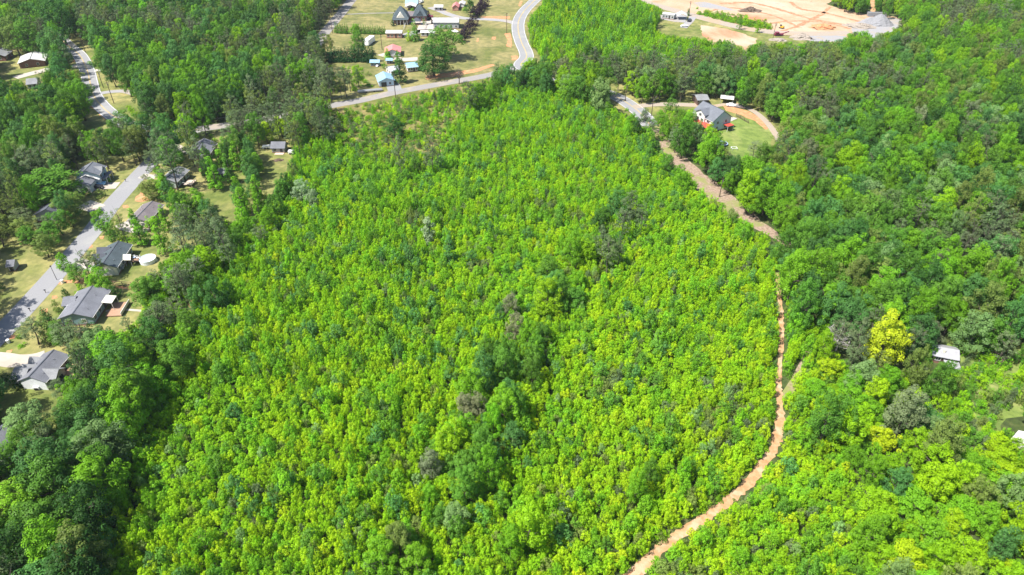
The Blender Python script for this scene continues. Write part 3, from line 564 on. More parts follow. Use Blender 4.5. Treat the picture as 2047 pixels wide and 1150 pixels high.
def boxy(name, label, cat, px, py, rz, d, mat, extra=None, z=.5):
    c = P(px, py); t = thing(name, label, cat, (c.x, c.y, 0), rz); m = MB(); m.box((0, 0, z+d[2]/2), d); m.box((0, 0, z+d[2]+.04), (d[0]*.97, d[1]*.97, .08)); m.obj('body', mat, t)
    for i in (-1, 1):
        for j in (-.16, .16):
            g = MB(); g.tube([(d[0]*j-.0, i*d[1]*.42, .4), (d[0]*j, i*d[1]*.52, .4)], .4, 12); g.obj('wheel', 'rubber', t)
    g = MB(); g.box((d[0]/2+.05, 0, z+d[2]*.55), (.08, d[1]*.7, d[2]*.5)); g.obj('front_panel', 'siding_gray', t); FOOT.append((c.x, c.y, d[0]/2)); return t
boxy('caravan', 'long white caravan parked on the farm lawn above the dark hedge', 'caravan', 739, 88, 1.35, (10, 3.1, 2.9), 'paint_white')
boxy('trailer', 'low white trailer beside the gray shed in the small clearing', 'trailer', 534, 297, .1, (3.6, 1.9, .7), 'paint_white')
boxy('trailer', 'white trailer at the right edge of the small clearing', 'trailer', 583, 308, 0, (2.2, 1.6, 1.0), 'paint_white')
boxy('shipping_container', 'dark blue container behind the crushed stone pile', 'container', 1752, 33, -.1, (12, 2.5, 2.4), 'paint_gray', z=.1)
boxy('grill', 'small white barbecue cart at the foot of the white gable', 'barbecue', 76, 779, 0, (1.4, .8, .7), 'paint_white', z=.35)
def fence(name, label, pts, h, mat, gap=2.4, slats=2):
    pp = [P(x, y) for x, y in pts]; t = thing(name, label, 'fence', (pp[0].x, pp[0].y, 0)); o = pp[0]
    for a, b_ in zip(pp, pp[1:]):
        n = max(1, int((b_-a).length/gap))
        for k in range(n+1):
            q = a.lerp(b_, k/n)-o; m = MB(); m.box((q.x, q.y, h/2), (.14, .14, h)); m.obj('post', mat, t)
        d = b_-a; c = (a+b_)/2-o; rz = math.atan2(d.y, d.x); m = MB()
        for k in range(slats): m.box((c.x, c.y, h*(.92-k*.38)), (d.length, .06, .16), rz)
        m.obj('rail', mat, t)
    return t
fence('fence', 'brown wooden rail fence between the pool lawn and the next garden', [(228, 571), (264, 573)], 1.7, 'wood', slats=3)
fence('fence', 'wooden fence on the bare slope right of the big blue and white house', [(1471, 232), (1496, 247)], 1.3, 'wood_dark', slats=3)
fence('fence', 'white picket fence running from the farmhouse to the pink outbuilding', [(813, 44), (807, 60)], 1.5, 'siding_white')
fence('fence', 'white fence closing the right side of the farm patio', [(853, 48), (849, 60)], 1.5, 'siding_white')
fence('guard_rail', 'thin metal rail along the curve by the dark wood at mid left', [(405, 244), (430, 241), (452, 238)], .9, 'steel', slats=1)
fence('guard_rail', 'long metal rail above the road beside the dark trees', [(654, 201), (690, 194), (722, 186)], .8, 'steel', slats=1)
boxy('flatbed_trailer', 'long gray flatbed trailer on the verge left of the asphalt drive', 'trailer', 740, 184, .26, (12, 2.4, .5), 'steel')
def pole(label, px, py, h=10.5, arm=True):
    c = P(px, py); t = thing('utility_pole', label, 'utility pole', (c.x, c.y, 0)); m = MB(); m.tube([(0, 0, 0), (0, 0, h)], [.19, .12], 8); m.obj('pole', 'wood_dark', t)
    if arm:
        m = MB(); m.box((0, 0, h-.6), (2.2, .12, .14), .4); m.obj('crossarm', 'wood_dark', t)
        for k in (-1, 0, 1): m = MB(); m.tube([(k*.95, k*.4, h-.5), (k*.95, k*.4, h-.25)], .07); m.obj('insulator', 'siding_gray', t)
    m = MB(); m.tube([(.25, .1, h-1.9), (.25, .1, h-1.1)], .2, 8); m.obj('transformer', 'steel', t)
pole('wooden pole on the triangular lawn where the top left road bends', 171, 105); pole('wooden pole on the lawn just above the gravel drive at top left', 207, 176, 8.5); pole('wooden pole on the lawn below the gravel drive at top left', 228, 207)
pole('tall wooden pole on the orange clay patch of the farm field', 1013, 67, 12); pole('wooden pole at the bottom of the short asphalt drive by the lower farm road', 791, 196, 12); pole('wooden pole at the corner of the farm lane and clipped hedge', 665, 67, 10)
pole('wooden pole beside the gravel drive of the big blue and white house', 1250, 202, 8); pole('wooden pole by the quarry road above the white canopy', 1377, 31, 9); pole('wooden pole in the right-hand verge next to the maroon machine', 1545, 77, 9); pole('thin pole on the farm lawn left of the pink-roofed garage', 764, 100, 9, False)
pole('wooden pole at the start of the brown cleared strip', 1302, 232, 9); pole('wooden pole standing in the middle of the brown cleared strip', 1438, 394, 8, False)
c = P(114, 560); t = thing('street_lamp', 'thin street lamp on the verge of the straight street', 'street lamp', (c.x, c.y, 0)); m = MB(); m.tube([(0, 0, 0), (0, 0, 5)], [.09, .06], 8); m.obj('pole', 'paint_black', t); m = MB(); m.box((0, 0, 5.1), (.45, .3, .25)); m.obj('lamp_head', 'paint_black', t)
def mailbox(label, px, py, big=False):
    c = P(px, py); t = thing('mailbox', label, 'mailbox', (c.x, c.y, 0)); m = MB(); m.box((0, 0, .5), (.12, .12, 1.0)); m.obj('post', 'wood_dark', t); m = MB(); m.box((0, 0, 1.12), (.5, .24, .26)); m.obj('box', 'paint_black', t)
mailbox('black mailbox at the mouth of the pale blue house drive', 252, 364); mailbox('black mailbox across the street from the clipped lawn corner', 294, 346); mailbox('mailbox at the left edge of the wide ranch house lawn', 61, 623); mailbox('mailbox halfway along the verge above the clay spot', 92, 586)
def heap(name, label, cat, px, py, r, h, mat, seed=0, rough=.25, sq=1.0):
    c = P(px, py); rr = random.Random(seed); mb = MB(); n, k = 22, 9
    for j in range(k):
        t = j/(k-1); rad = r*(1-t)**.85+.05; z = h*t
        for i in range(n):
            a = 2*PI*i/n; q = rad*(1+rr.uniform(-rough, rough)*(1-t)); mb.v.append((q*math.cos(a), q*math.sin(a)*sq, max(0, z+rr.uniform(-rough, rough)*h*.35*(0 if j == 0 else 1))))
    for j in range(k-1):
        for i in range(n): mb.f.append((j*n+i, j*n+(i+1) % n, (j+1)*n+(i+1) % n, (j+1)*n+i))
    mb.f.append(tuple((k-1)*n+i for i in range(n))); o = mb.obj(name, mat); o.location = (c.x, c.y, 0); FOOT.append((c.x, c.y, r*.9)); return tag(o, label, cat)
heap('stone_pile', 'conical gray pile of crushed stone at the right end of the quarry', 'stone pile', 1757, 47, 8.5, 6.0, 'crushed_stone', 1, .08)
heap('brush_pile', 'dark heap of brush in the middle of the quarry', 'brush pile', 1499, 22, 7, 2.6, 'brush_heap', 2, .5, .6)
heap('rubble_pile', 'pale rubble pile on the verge at the foot of the quarry', 'rubble pile', 1603, 76, 6.5, 2.6, 'rubble_pale', 3, .4, .8)
heap('rubble_pile', 'small pale rubble pile right of the maroon machine', 'rubble pile', 1556, 80, 5, 1.2, 'rubble_pale', 4, .4, .6)
heap('dirt_pile', 'brown dirt heap below the quarry road bend', 'dirt pile', 1644, 55, 8, 2.2, 'clay', 5, .4, .7)
heap('rubble_pile', 'spread of white broken concrete left of the gray stone pile', 'rubble pile', 1718, 52, 9, 1.6, 'rubble_pale', 6, .5, .7)
heap('brush_pile', 'gray brush pile on the small clearing lawn', 'brush pile', 557, 321, 2.0, .8, 'brush_heap', 7, .5, .7)
heap('brush_pile', 'pinkish heap of cut brush in the scrub at lower right', 'brush pile', 1994, 716, 3.2, .9, 'slash', 8, .5, .8)
c = P(1556, 72); t = thing('rock_crusher', 'long maroon rock crushing machine beside the quarry road', 'crusher', (c.x, c.y, 0), .05); t.scale = (.6,)*3
m = MB(); m.box((0, 0, 1.6), (9, 2.4, 1.6)); m.obj('body', 'paint_maroon', t); m = MB(); m.box((-2, 0, 3.1), (3, 3, 1.4), 0, 1.25); m.obj('hopper', 'paint_maroon', t)
m = MB(); m.tube([(3, 0, 2), (10, 0, 4.2)], .5, 4); m.obj('conveyor', 'paint_maroon', t)
for s in (-1, 1): m = MB(); m.box((0, s*1.3, .5), (6, .5, 1.0)); m.obj('track', 'rubber', t)
c = P(1562, 57); t = thing('excavator', 'small excavator with its arm raised on the bare quarry clay', 'excavator', (c.x, c.y, 0), 2.4); t.scale = (.7,)*3
for s in (-1, 1): m = MB(); m.box((0, s*1.1, .45), (4, .6, .9)); m.obj('track', 'rubber', t)
m = MB(); m.box((-.4, 0, 1.6), (3, 2.4, 1.2)); m.obj('body', 'paint_yellow', t); m = MB(); m.box((.6, .7, 2.6), (1.3, 1.1, 1.4)); m.obj('cab', 'glass', t); m = MB(); m.tube([(1, -.3, 2), (3.4, -.3, 4.4), (5.2, -.3, 2.4)], .25, 4); m.obj('boom', 'paint_yellow', t); m = MB(); m.box((5.2, -.3, 1.9), (.8, .9, .8)); m.obj('bucket', 'steel', t)
c = P(1444, 290); t = thing('trampoline', 'round black trampoline at the left side of the striped lawn', 'trampoline', (c.x, c.y, 0)); m = MB(); disc(m, 1.9, .86); m.obj('mat', 'rubber', t); m = MB(); ring(m, 2.2, .84, .86, 24, 1.9); m.obj('rim', 'tarp_blue', t)
for k in range(6): a = k*PI/3; m = MB(); m.tube([(2.1*math.cos(a), 2.1*math.sin(a), 0), (2.1*math.cos(a), 2.1*math.sin(a), .85)], .05); m.obj('leg', 'steel', t)
c = P(1467, 299); t = thing('play_frame', 'low white frame with four legs at the lower edge of the striped lawn', 'frame', (c.x, c.y, 0), .05)
m = MB(); m.box((0, -.9, .8), (2.3, .14, .14)); m.box((0, .9, .8), (2.3, .14, .14)); m.box((-1.1, 0, .8), (.14, 1.7, .14)); m.box((1.1, 0, .8), (.14, 1.7, .14)); m.obj('top', 'paint_white', t)
for i in (-1, 1):
    for j in (-1, 1): m = MB(); m.box((i*1.05, j*.85, .38), (.1, .1, .76)); m.obj('leg', 'paint_white', t)
def can(name, label, cat, px, py, r, h, mat):
    c = P(px, py); t = thing(name, label, cat, (c.x, c.y, 0)); m = MB(); m.tube([(0, 0, 0), (0, 0, h)], [r*.85, r], 10); m.obj('bin', mat, t); m = MB(); m.tube([(0, 0, h), (0, 0, h+.1)], [r*1.08, r*.9], 10); m.obj('lid', mat, t)
can('trash_bin', 'white trash bin on the clay by the street lamp', 'bin', 126, 566, .45, 1.1, 'paint_white'); can('trash_bin', 'white trash bin near the left edge beside the lower street verge', 'bin', 18, 686, .45, 1.1, 'paint_white'); can('barrel', 'orange barrel on the right-hand clay track in the woods', 'barrel', 1607, 452, .6, 1.4, 'orange_plastic')
# ================================================================== trees
def unit(n):
    v = RNG.normal(size=(n, 3)); return v/np.linalg.norm(v, axis=1)[:, None]
def leaf_cloud(lob_c, lob_r, per, leaf, up=.4, rnd=.32, squash=1.0, shell=(.84, 1.08), bias=.25):
    """small leaf-sized quads spread over many lobes; returns verts (n*4,3) and one brightness value per quad"""
    V = []; A = []
    for c, r in zip(lob_c, lob_r):
        n = max(6, int(per*(r/np.mean(lob_r))**1.6)); d = unit(n); d[:, 2] += bias; d /= np.linalg.norm(d, axis=1)[:, None]
        p = c + d*np.array([r, r, r*squash])*RNG.uniform(*shell, n)[:, None]
        nn = d*.75 + np.array([0, 0, up]) + unit(n)*rnd; nn /= np.linalg.norm(nn, axis=1)[:, None]
        t = np.cross(nn, unit(n)); t /= np.linalg.norm(t, axis=1)[:, None]; b_ = np.cross(nn, t)
        s = leaf*RNG.uniform(.6, 1.3, n)[:, None]*.5; e = s*RNG.uniform(.55, .95, n)[:, None]
        bend = nn*s*RNG.uniform(-.35, .1, n)[:, None]
        V.append(np.stack([p-t*s+bend, p-b_*e, p+t*s+bend, p+b_*e], 1).reshape(-1, 3))
        lv = np.clip(RNG.normal(.5+RNG.normal(0, .10), .17, n), 0, 1); A.append(lv)
    return np.concatenate(V), np.concatenate(A)
def mesh_quads(name, V, A, mats, extra=None):
    me = bpy.data.meshes.new(name); n4 = len(V); nq = n4//4; vs = V; ev = []; ef = []
    if extra: ev, ef = extra.v, extra.f
    me.vertices.add(n4+len(ev)); co = np.concatenate([V.ravel(), np.array(ev, float).ravel()]) if ev else V.ravel()
    me.vertices.foreach_set('co', co.astype(np.float32))
    li = list(range(n4)); ls = list(range(0, n4, 4)); lt = [4]*nq; pos = n4
    for f in ef: ls.append(pos); lt.append(len(f)); li += [i+n4 for i in f]; pos += len(f)
    me.loops.add(pos); me.loops.foreach_set('vertex_index', li); me.polygons.add(len(ls)); me.polygons.foreach_set('loop_start', ls); me.polygons.foreach_set('loop_total', lt)
    for m in mats: me.materials.append(MATS[m])
    me.polygons.foreach_set('material_index', [0]*nq+[1 if len(mats) > 1 else 0]*len(ef))
    at = me.attributes.new('leafvar', 'FLOAT', 'FACE'); at.data.foreach_set('value', list(A)+[.5]*len(ef)); me.update(calc_edges=True); return me
def trunk_mb(H, r0, top, limbs, spread, seed, n=7):
    rr = random.Random(seed); mb = MB(); pts = []; x = y = 0
    for k in range(6):
        pts.append((x, y, H*top*k/5)); x += rr.uniform(-.02, .02)*H; y += rr.uniform(-.02, .02)*H
    mb.tube(pts, [r0*1.25]+[r0*(1-.14*k) for k in range(1, 6)], n)
    for k in range(limbs):
        a = rr.uniform(0, 2*PI); z0 = H*top*rr.uniform(.45, .95); p = pts[min(5, int(z0/(H*top)*5))]; l = spread*rr.uniform(.5, .85)
        e = (p[0]+l*math.cos(a), p[1]+l*math.sin(a), z0+H*rr.uniform(.1, .25)); mid = ((p[0]+e[0])/2, (p[1]+e[1])/2, (z0+e[2])/2-.03*H)
        mb.tube([(p[0], p[1], z0), mid, e], [r0*.42, r0*.3, r0*.12], 5)
    return mb
PROTO = {}   # kind -> list of (crown mesh data, trunk builder)
def proto(kind, H, R, V, A, tb, leafm='leaves', bark='bark'):
    k = len(PROTO.setdefault(kind, [])); crown = mesh_quads(kind+'_crown', V, A, [leafm]); 
    tm = bpy.data.meshes.new('trunk'); tm.from_pydata(tb.v, [], tb.f); tm.materials.append(MATS[bark]); tm.update()
    PROTO[kind].append(dict(H=H, R=R, crown=crown, trunk=tm, joined=mesh_quads(kind+'_all', V, A, [leafm, bark], tb)))
def lobes(n, H, R, z0, prof, rl, zs=None):
    """lobe centres on the surface of a crown of revolution: prof(t) = radius fraction at height fraction t"""
    C = []; Rr = []
    tries = 0
    while len(C) < n and tries < n*40:
        tries += 1; t = RNG.uniform(.0, 1); a = RNG.uniform(0, 2*PI); pr = prof(t)*R
        if RNG.uniform() > (.35+.65*prof(t)): continue
        rad = pr*RNG.uniform(.62, 1.0) if RNG.uniform() < .78 else pr*RNG.uniform(.0, .6)
        p = np.array([rad*math.cos(a), rad*math.sin(a), z0+(H-z0)*t - (H-z0)*.10*(rad/R)])
        r = rl*RNG.uniform(.7, 1.35)
        if all(np.linalg.norm(p-q) > .62*(r+s) for q, s in zip(C, Rr)) or tries > n*20: C.append(p); Rr.append(r)
    return C, Rr
dome = lambda t: math.sqrt(max(0, 1-((t-.32)/.70)**2)) if t > .32 else math.sqrt(max(0, 1-((.32-t)/.36)**2))*.98
egg = lambda t: max(.04, math.sin(PI*min(1, (t*.93+.07))**.72))
cone = lambda t: max(.05, (1-t)**.85*(1 if t > .12 else t/.12))
flatd = lambda t: math.sqrt(max(0.02, 1-((t-.45)/.56)**2))
for k in range(6):
    H, R = 16.0, 5.0; C, Rr = lobes(70, H, R, H*.24, dome, 1.0)
    ax = RNG.uniform(.85, 1.15); p1, p2, p3 = RNG.uniform(0, 6.28, 3)
    def wob(c):
        a = math.atan2(c[1], c[0]); f = 1+.17*math.sin(3*a+p1)+.11*math.sin(5*a+p2); return c*np.array([ax*f, f/ax, 1])+np.array([0, 0, .7*math.sin(2*a+p3)+RNG.normal(0, .3)])
    C = [wob(c) for c in C]; Rr = [r*RNG.uniform(.75, 1.2) for r in Rr]
    V, A = leaf_cloud(C, Rr, 110, .37); proto('broadleaf', H-.6, R, V, A, trunk_mb(H, .32, .62, 7, R, k))
for k in range(6):
    H, R = 4.6, 1.9; C, Rr = lobes(32+k*2, H, R, H*.1, dome if k % 2 == 0 else egg if k < 4 else (lambda t: max(.05, (1-t)**.6*(1 if t > .2 else .6+2*t))), .42)
    V, A = leaf_cloud(C, Rr, 50, .215); proto('young', H, R, V, A, trunk_mb(H, .09, .7, 4, R*.7, 20+k, 5))
for k in range(4):
    H, R = 19.0, 3.7; C, Rr = lobes(46, H, R, H*.36, dome, .85)
    V, A = leaf_cloud(C, Rr, 58, .34, up=.5, rnd=.6, squash=.7, shell=(.5, 1.12)); proto('pine', H, R, V, A, trunk_mb(H, .24, .86, 12, R*1.0, 40+k), 'needles')
for k in range(2):
    H, R = 6.5, 1.5; C, Rr = lobes(40, H, R, H*.03, cone, .42); V, A = leaf_cloud(C, Rr, 42, .24, squash=1.3); proto('conifer', H, R, V, A, trunk_mb(H, .12, .5, 0, R, 60+k, 5), 'needles')
for k in range(3):
    H, R = 1.7, 1.25; C, Rr = lobes(12, H, R, H*.1, dome, .38); V, A = leaf_cloud(C, Rr, 34, .22); proto('shrub', H, R, V, A, trunk_mb(H, .04, .6, 3, R*.6, 80+k, 4))
for k in range(3):
    H, R = 13.0, 2.3; C, Rr = lobes(48, H, R, H*.12, lambda t: max(.1, (1-t)**.45*(1 if t > .1 else .7)), .62); V, A = leaf_cloud(C, Rr, 56, .34); proto('column', H, R, V, A, trunk_mb(H, .2, .8, 6, R, 90+k))
def dead_tree(seed, H, spread, bare=.0):
    rr = random.Random(seed); mb = MB(); mb.tube([(0, 0, 0), (.1, 0, H*.3), (0, .1, H*.6)], [.28, .2, .14], 7); tips = []
    for k in range(34):
        a = rr.uniform(0, 2*PI); z0 = H*rr.uniform(.3, .62); l = spread*rr.uniform(.5, 1); e = Vector((l*math.cos(a), l*math.sin(a), z0+H*rr.uniform(.12, .42)*(1.3-l/spread*.5)))
        s = Vector((0, 0, z0)); m1 = s.lerp(e, .5)+Vector((0, 0, -.3)); mb.tube([s, m1, e], [.1, .07, .03], 4)
        for q in range(5):
            b0 = m1.lerp(e, rr.random()); d = Vector((rr.uniform(-1, 1), rr.uniform(-1, 1), rr.uniform(.2, 1)))*spread*.28; mb.tube([b0, b0+d], [.045, .015], 3); tips.append(b0+d)
    return mb, tips
# species colours (leaf reflectance)
T = dict(lime=(.295, .475, .010), yellow=(.33, .485, .010), ygreen=(.225, .42, .010), fresh=(.155, .355, .016), mid=(.105, .245, .026), blueg=(.088, .225, .052), deep=(.048, .135, .025),
         olive=(.17, .24, .05), pine=(.125, .18, .075), gray=(.16, .215, .10), pale=(.19, .32, .10), silver=(.27, .37, .20), plum=(.030, .018, .034), gold=(.43, .52, .02), conif=(.026, .085, .024), redt=(.14, .07, .045), brownish=(.19, .215, .11))
TNAME = dict(lime='bright lime-green', yellow='yellow-green', ygreen='yellowish green', fresh='fresh green', mid='mid-green', blueg='bluish green', deep='dark green', olive='olive-green', pine='gray-green', gray='grayish', pale='pale green', silver='silvery green', plum='dark purple', gold='golden yellow', conif='very dark green', redt='reddish', brownish='brownish')
KIND = dict(broadleaf=('broadleaf_tree', 'tree', 'broadleaf tree'), young=('young_tree', 'tree', 'young tree'), pine=('pine_tree', 'tree', 'pine tree'), conifer=('conifer', 'tree', 'cone-shaped evergreen'), shrub=('shrub', 'shrub', 'low shrub'), column=('column_tree', 'tree', 'tall narrow tree'))
TREES = []   # dict(x,y,H,R,kind,var,tone,tint,rz, manual,label,group)
def tint_of(tone, v=.12, hue=.03):
    c = np.array(T[tone])*math.exp(RNG.normal(0, v)); c = c*np.array([1+RNG.normal(0, hue*1.5), 1+RNG.normal(0, hue*.4), 1+RNG.normal(0, hue)]); return tuple(np.clip(c, .004, .5))
def add_tree(x, y, H, R, kind, tone, label=None, group=None, manual=False, v=.13, k=1.0):
    TREES.append(dict(x=x, y=y, H=H, R=R, kind=kind, var=int(RNG.integers(len(PROTO[kind]))), tone=tone, tint=tuple(q*k for q in tint_of(tone, v)), rz=RNG.uniform(0, 2*PI), label=label, group=group, manual=manual))
def yard(cx, cy, dpx, kind, tone, label=None, H=None, group=None):
    """a tree given by the pixel of its crown centre and its crown width in pixels"""
    x, y = P(cx, cy).x, P(cx, cy).y; R = 3; h = 8
    hc = dict(broadleaf=.62, young=.55, pine=.78, conifer=.42, shrub=.5, column=.55)[kind]; asp = dict(broadleaf=2.9, young=2.7, pine=4.6, conifer=3.6, shrub=1.4, column=5.5)[kind]
    for _ in range(4):
        p = P(cx, cy, (H or h)*hc); s = proj(p.x, p.y, (H or h)*hc)[2]; R = dpx/2/s; h = H or R*asp
    add_tree(p.x, p.y, h, R, kind, tone, label, group, True, .06)
Y = yard
Y(107, 88, 56, 'broadleaf', 'blueg', 'spreading bluish green tree between the top left lawn and the bend of the road')
Y(112, 34, 62, 'broadleaf', 'deep', 'dark round tree directly above the start of the top left road')
Y(181, 56, 46, 'broadleaf', 'mid', 'tall tree with a bare trunk on the triangular lawn beside the top left road', 17)
Y(208, 120, 44, 'broadleaf', 'mid', 'leaning tree at the right edge of the lawn by the top left road', 15)
Y(22, 66, 50, 'broadleaf', 'olive', 'olive tree behind the small brick house with the white roof'); Y(54, 70, 50, 'broadleaf', 'mid', 'mid-green tree right behind the small brick house with the white roof')
Y(82, 150, 26, 'pine', 'pine', 'small gray pine over the concrete pad below the top left brick house'); Y(108, 135, 26, 'young', 'olive', 'olive young tree at the end of the drive off the top left road'); Y(130, 128, 20, 'young', 'olive', 'small olive tree beside the drive mouth of the top left road')
Y(135, 160, 62, 'broadleaf', 'olive', 'olive-green tree on the left verge of the top left road', 10); Y(150, 180, 56, 'broadleaf', 'mid', 'mid-green tree leaning over the left side of the top left road', 11); Y(100, 205, 60, 'broadleaf', 'deep')
Y(100, 365, 112, 'broadleaf', 'mid', 'very wide spreading green tree left of the pale blue two-storey house', 13)
Y(36, 405, 30, 'broadleaf', 'mid')
Y(222, 345, 12, 'shrub', 'plum', 'dark purple bush at the corner of the pale blue house'); Y(214, 360, 12, 'shrub', 'ygreen', 'yellow-green bush beside the drive of the pale blue house'); Y(196, 388, 22, 'shrub', 'olive', 'olive bush on the lawn below the pale blue house drive'); Y(165, 384, 26, 'shrub', 'mid', 'dark shrubbery under the white garage gable')
Y(298, 378, 40, 'broadleaf', 'olive', 'dense olive tree on the verge across from the pale blue house', 7.5); Y(318, 350, 27, 'column', 'fresh', 'narrow green tree right above the olive verge tree', 10); Y(327, 372, 32, 'column', 'fresh', 'narrow green tree in front of the small gray-roofed ranch house', 10)
Y(288, 352, 14, 'shrub', 'pine', 'gray bush at the edge of the straight street by a short drive')
Y(329, 298, 52, 'pine', 'pine', 'large gray-green pine over the upper end of the straight street'); Y(352, 308, 26, 'young', 'fresh'); Y(388, 288, 40, 'pine', 'pine', 'gray pine leaning over the half-hidden gray house', 17); Y(302, 312, 34, 'pine', 'pine', 'gray pine left of the upper end of the straight street', 16)
Y(137, 408, 56, 'broadleaf', 'olive', 'round olive tree covering the dark-roofed house left of the street', 9)
Y(203, 440, 38, 'broadleaf', 'fresh', 'fresh green tree standing right at the edge of the straight street', 9); Y(233, 432, 30, 'pine', 'olive', 'slim pine with a bent bare trunk above the slate-roofed house', 15); Y(222, 462, 26, 'young', 'mid', 'green tree behind the slim bent pine', 7)
Y(276, 463, 32, 'column', 'fresh', 'narrow bright tree below the brown-gray roof', 9); Y(267, 440, 22, 'column', 'fresh', 'narrow bright tree at the lower corner of the brown-gray roof', 9); Y(300, 446, 24, 'young', 'ygreen', 'yellow-green tree against the right side of the brown-gray roof'); Y(328, 434, 24, 'column', 'fresh', 'narrow tree at the right-hand corner of the brown-gray roof', 10); Y(316, 466, 34, 'column', 'fresh')
Y(124, 521, 32, 'young', 'fresh', 'bright round tree beside the street above the drive', 6); Y(150, 543, 36, 'broadleaf', 'mid', 'low wide tree on the lawn corner between street and drive', 6); Y(168, 514, 44, 'pine', 'pine', 'flat-topped pine beside the drive of the slate-roofed house', 12); Y(185, 512, 26, 'pine', 'olive', 'second flat pine nearest the front of the slate-roofed house', 11)
Y(194, 555, 44, 'broadleaf', 'fresh', 'green tree standing between the slate roof and the wide gray roof', 9); Y(159, 578, 22, 'young', 'ygreen', 'bright bushy tree at the upper corner of the wide gray roof', 4.5); Y(229, 582, 24, 'young', 'deep', 'dark round tree at the right corner of the wide gray roof', 4.5)
Y(130, 586, 18, 'young', 'deep', 'small dark tree alone on the lawn left of the wide gray roof', 4); Y(110, 609, 21, 'young', 'olive', 'small olive tree alone on the lawn below the other lone one', 4.2); Y(118, 622, 14, 'shrub', 'olive')
Y(24, 763, 36, 'shrub', 'conif', 'round very dark bush at the front corner of the white-gabled house', 4.4); Y(2, 570, 12, 'young', 'deep', 'tiny dark tree on the grass at the left edge', 3)
Y(56, 648, 48, 'pine', 'pine', 'large gray pine at the left edge of the group above the white-gabled house', 9); Y(94, 638, 30, 'conifer', 'deep', 'dark cone-shaped tree behind the pines above the white-gabled house', 7); Y(94, 662, 38, 'conifer', 'olive', 'green cone-shaped tree in the middle of the pine group', 9); Y(120, 650, 50, 'pine', 'pine', None, 12); Y(150, 654, 58, 'pine', 'pine', 'widest gray pine in the group below the wide gray roof', 13); Y(180, 675, 52, 'broadleaf', 'deep', 'dark tree at the right end of the pine group', 9); Y(152, 690, 40, 'pine', 'olive', None, 11)
Y(250, 640, 22, 'pine', 'pine', 'thin lone pine on the lawn below the concrete walk', 7); Y(50, 852, 86, 'broadleaf', 'pale', 'big pale green tree at the lower edge of the bottom left lot', 11); Y(114, 768, 36, 'pine', 'pine', 'gray pine touching the right end of the white-gabled house', 8); Y(80, 880, 56, 'pine', 'pine', 'round gray pine just below the big pale tree', 12)
for q in ((413, 318, 38, 11), (425, 345, 32, 13), (456, 335, 26, 12), (478, 392, 34, 15), (484, 430, 28, 12), (512, 380, 27, 14), (514, 412, 22, 11), (491, 326, 22, 11), (512, 324, 27, 8), (470, 310, 28, 12), (448, 300, 30, 11), (500, 300, 24, 11), (440, 318, 26, 10), (372, 410, 30, 10), (392, 402, 28, 10), (406, 415, 26, 10)):
    Y(q[0], q[1], q[2], 'column', 'fresh' if q[0] % 3 else 'mid', None, q[3], 'tall narrow trees behind the left gardens')
Y(286, 580, 56, 'broadleaf', 'mid', 'broad tree on the lawn right of the rail fence', 9); Y(305, 545, 24, 'pine', 'pine', None, 6); Y(345, 545, 50, 'pine', 'pine', 'loose gray pine beside the pool lawn', 14); Y(385, 525, 40, 'pine', 'gray', None, 13); Y(312, 620, 56, 'pine', 'pine', 'gray pine just right of the concrete walk', 12); Y(430, 585, 52, 'broadleaf', 'deep', 'dark bluish round tree standing in the left edge of the young wood', 12)
for q in ((400, 440, 34), (422, 432, 36), (430, 455, 40), (445, 480, 40), (405, 465, 36), (360, 545, 28)): Y(q[0], q[1], q[2], 'pine', 'pine', None, 16, 'gray pines right of the pool lawn')
# farm
Y(866, 114, 74, 'broadleaf', 'deep', 'big dark round oak on the farm field beside the road', 16); Y(886, 80, 70, 'broadleaf', 'mid', 'big open green tree behind the big dark round oak', 17)
Y(829, 64, 24, 'conifer', 'mid', 'tall green cone-shaped tree below the farmhouse patio', 12); Y(817, 70, 16, 'young', 'lime', 'lime-green bush beside the tall green cone tree'); Y(714, 84, 31, 'broadleaf', 'mid', 'round tree beside the long white caravan'); Y(711, 62, 22, 'broadleaf', 'fresh', 'round fresh green tree rising from the clipped hedge'); Y(652, 84, 26, 'broadleaf', 'olive', 'olive tree at the left edge of the farm lawn'); Y(798, 138, 31, 'column', 'deep', 'tall dark yard tree in front of the blue-roofed house', 13); Y(774, 108, 17, 'conifer', 'fresh', 'small cone tree left of the pink-roofed garage', 6); Y(795, 113, 20, 'young', 'mid', 'small green tree below the pink-roofed garage'); Y(768, 130, 11, 'young', 'fresh', 'small bush between the blue sheds')
for q in ((790, 27, 9, 'conif', 'dark rounded evergreen at the upper left corner of the farmhouse'), (785, 45, 10, 'conif', 'dark rounded evergreen at the lower left corner of the farmhouse'), (825, 22, 12, 'fresh', 'fresh green bush between the two farmhouse roofs'), (856, 26, 9, 'plum', 'dark purple bush right of the farmhouse'), (848, 43, 9, 'olive', 'olive bush on the farmhouse patio')): Y(q[0], q[1], q[2], 'young', q[3], q[4], 4)
for k in range(22):
    if 5 < k < 8: continue
    f = k/21; Y(671+f*98, 58+f*4, 9, 'conifer', 'mid', None, 6.2-1.2*f+RNG.uniform(-.4, .4), 'green cone-shaped evergreens in the clipped hedge')
for k in range(14): f = k/13; Y(657+f*88, 112-2*f+RNG.uniform(-1, 1), 19, 'conifer', 'conif', None, 7.5+1.5*f, 'very dark evergreens in the thick hedge')
for k in range(5): f = k/4; Y(923+f*22, 72-f*32, 25, 'young', 'plum', None, 6.5, 'dark purple trees below the farm lane')
for k in range(5): f = k/4; Y(950+f*18, 24-f*22, 25, 'young', 'plum', None, 6.5, 'dark purple trees above the farm lane')
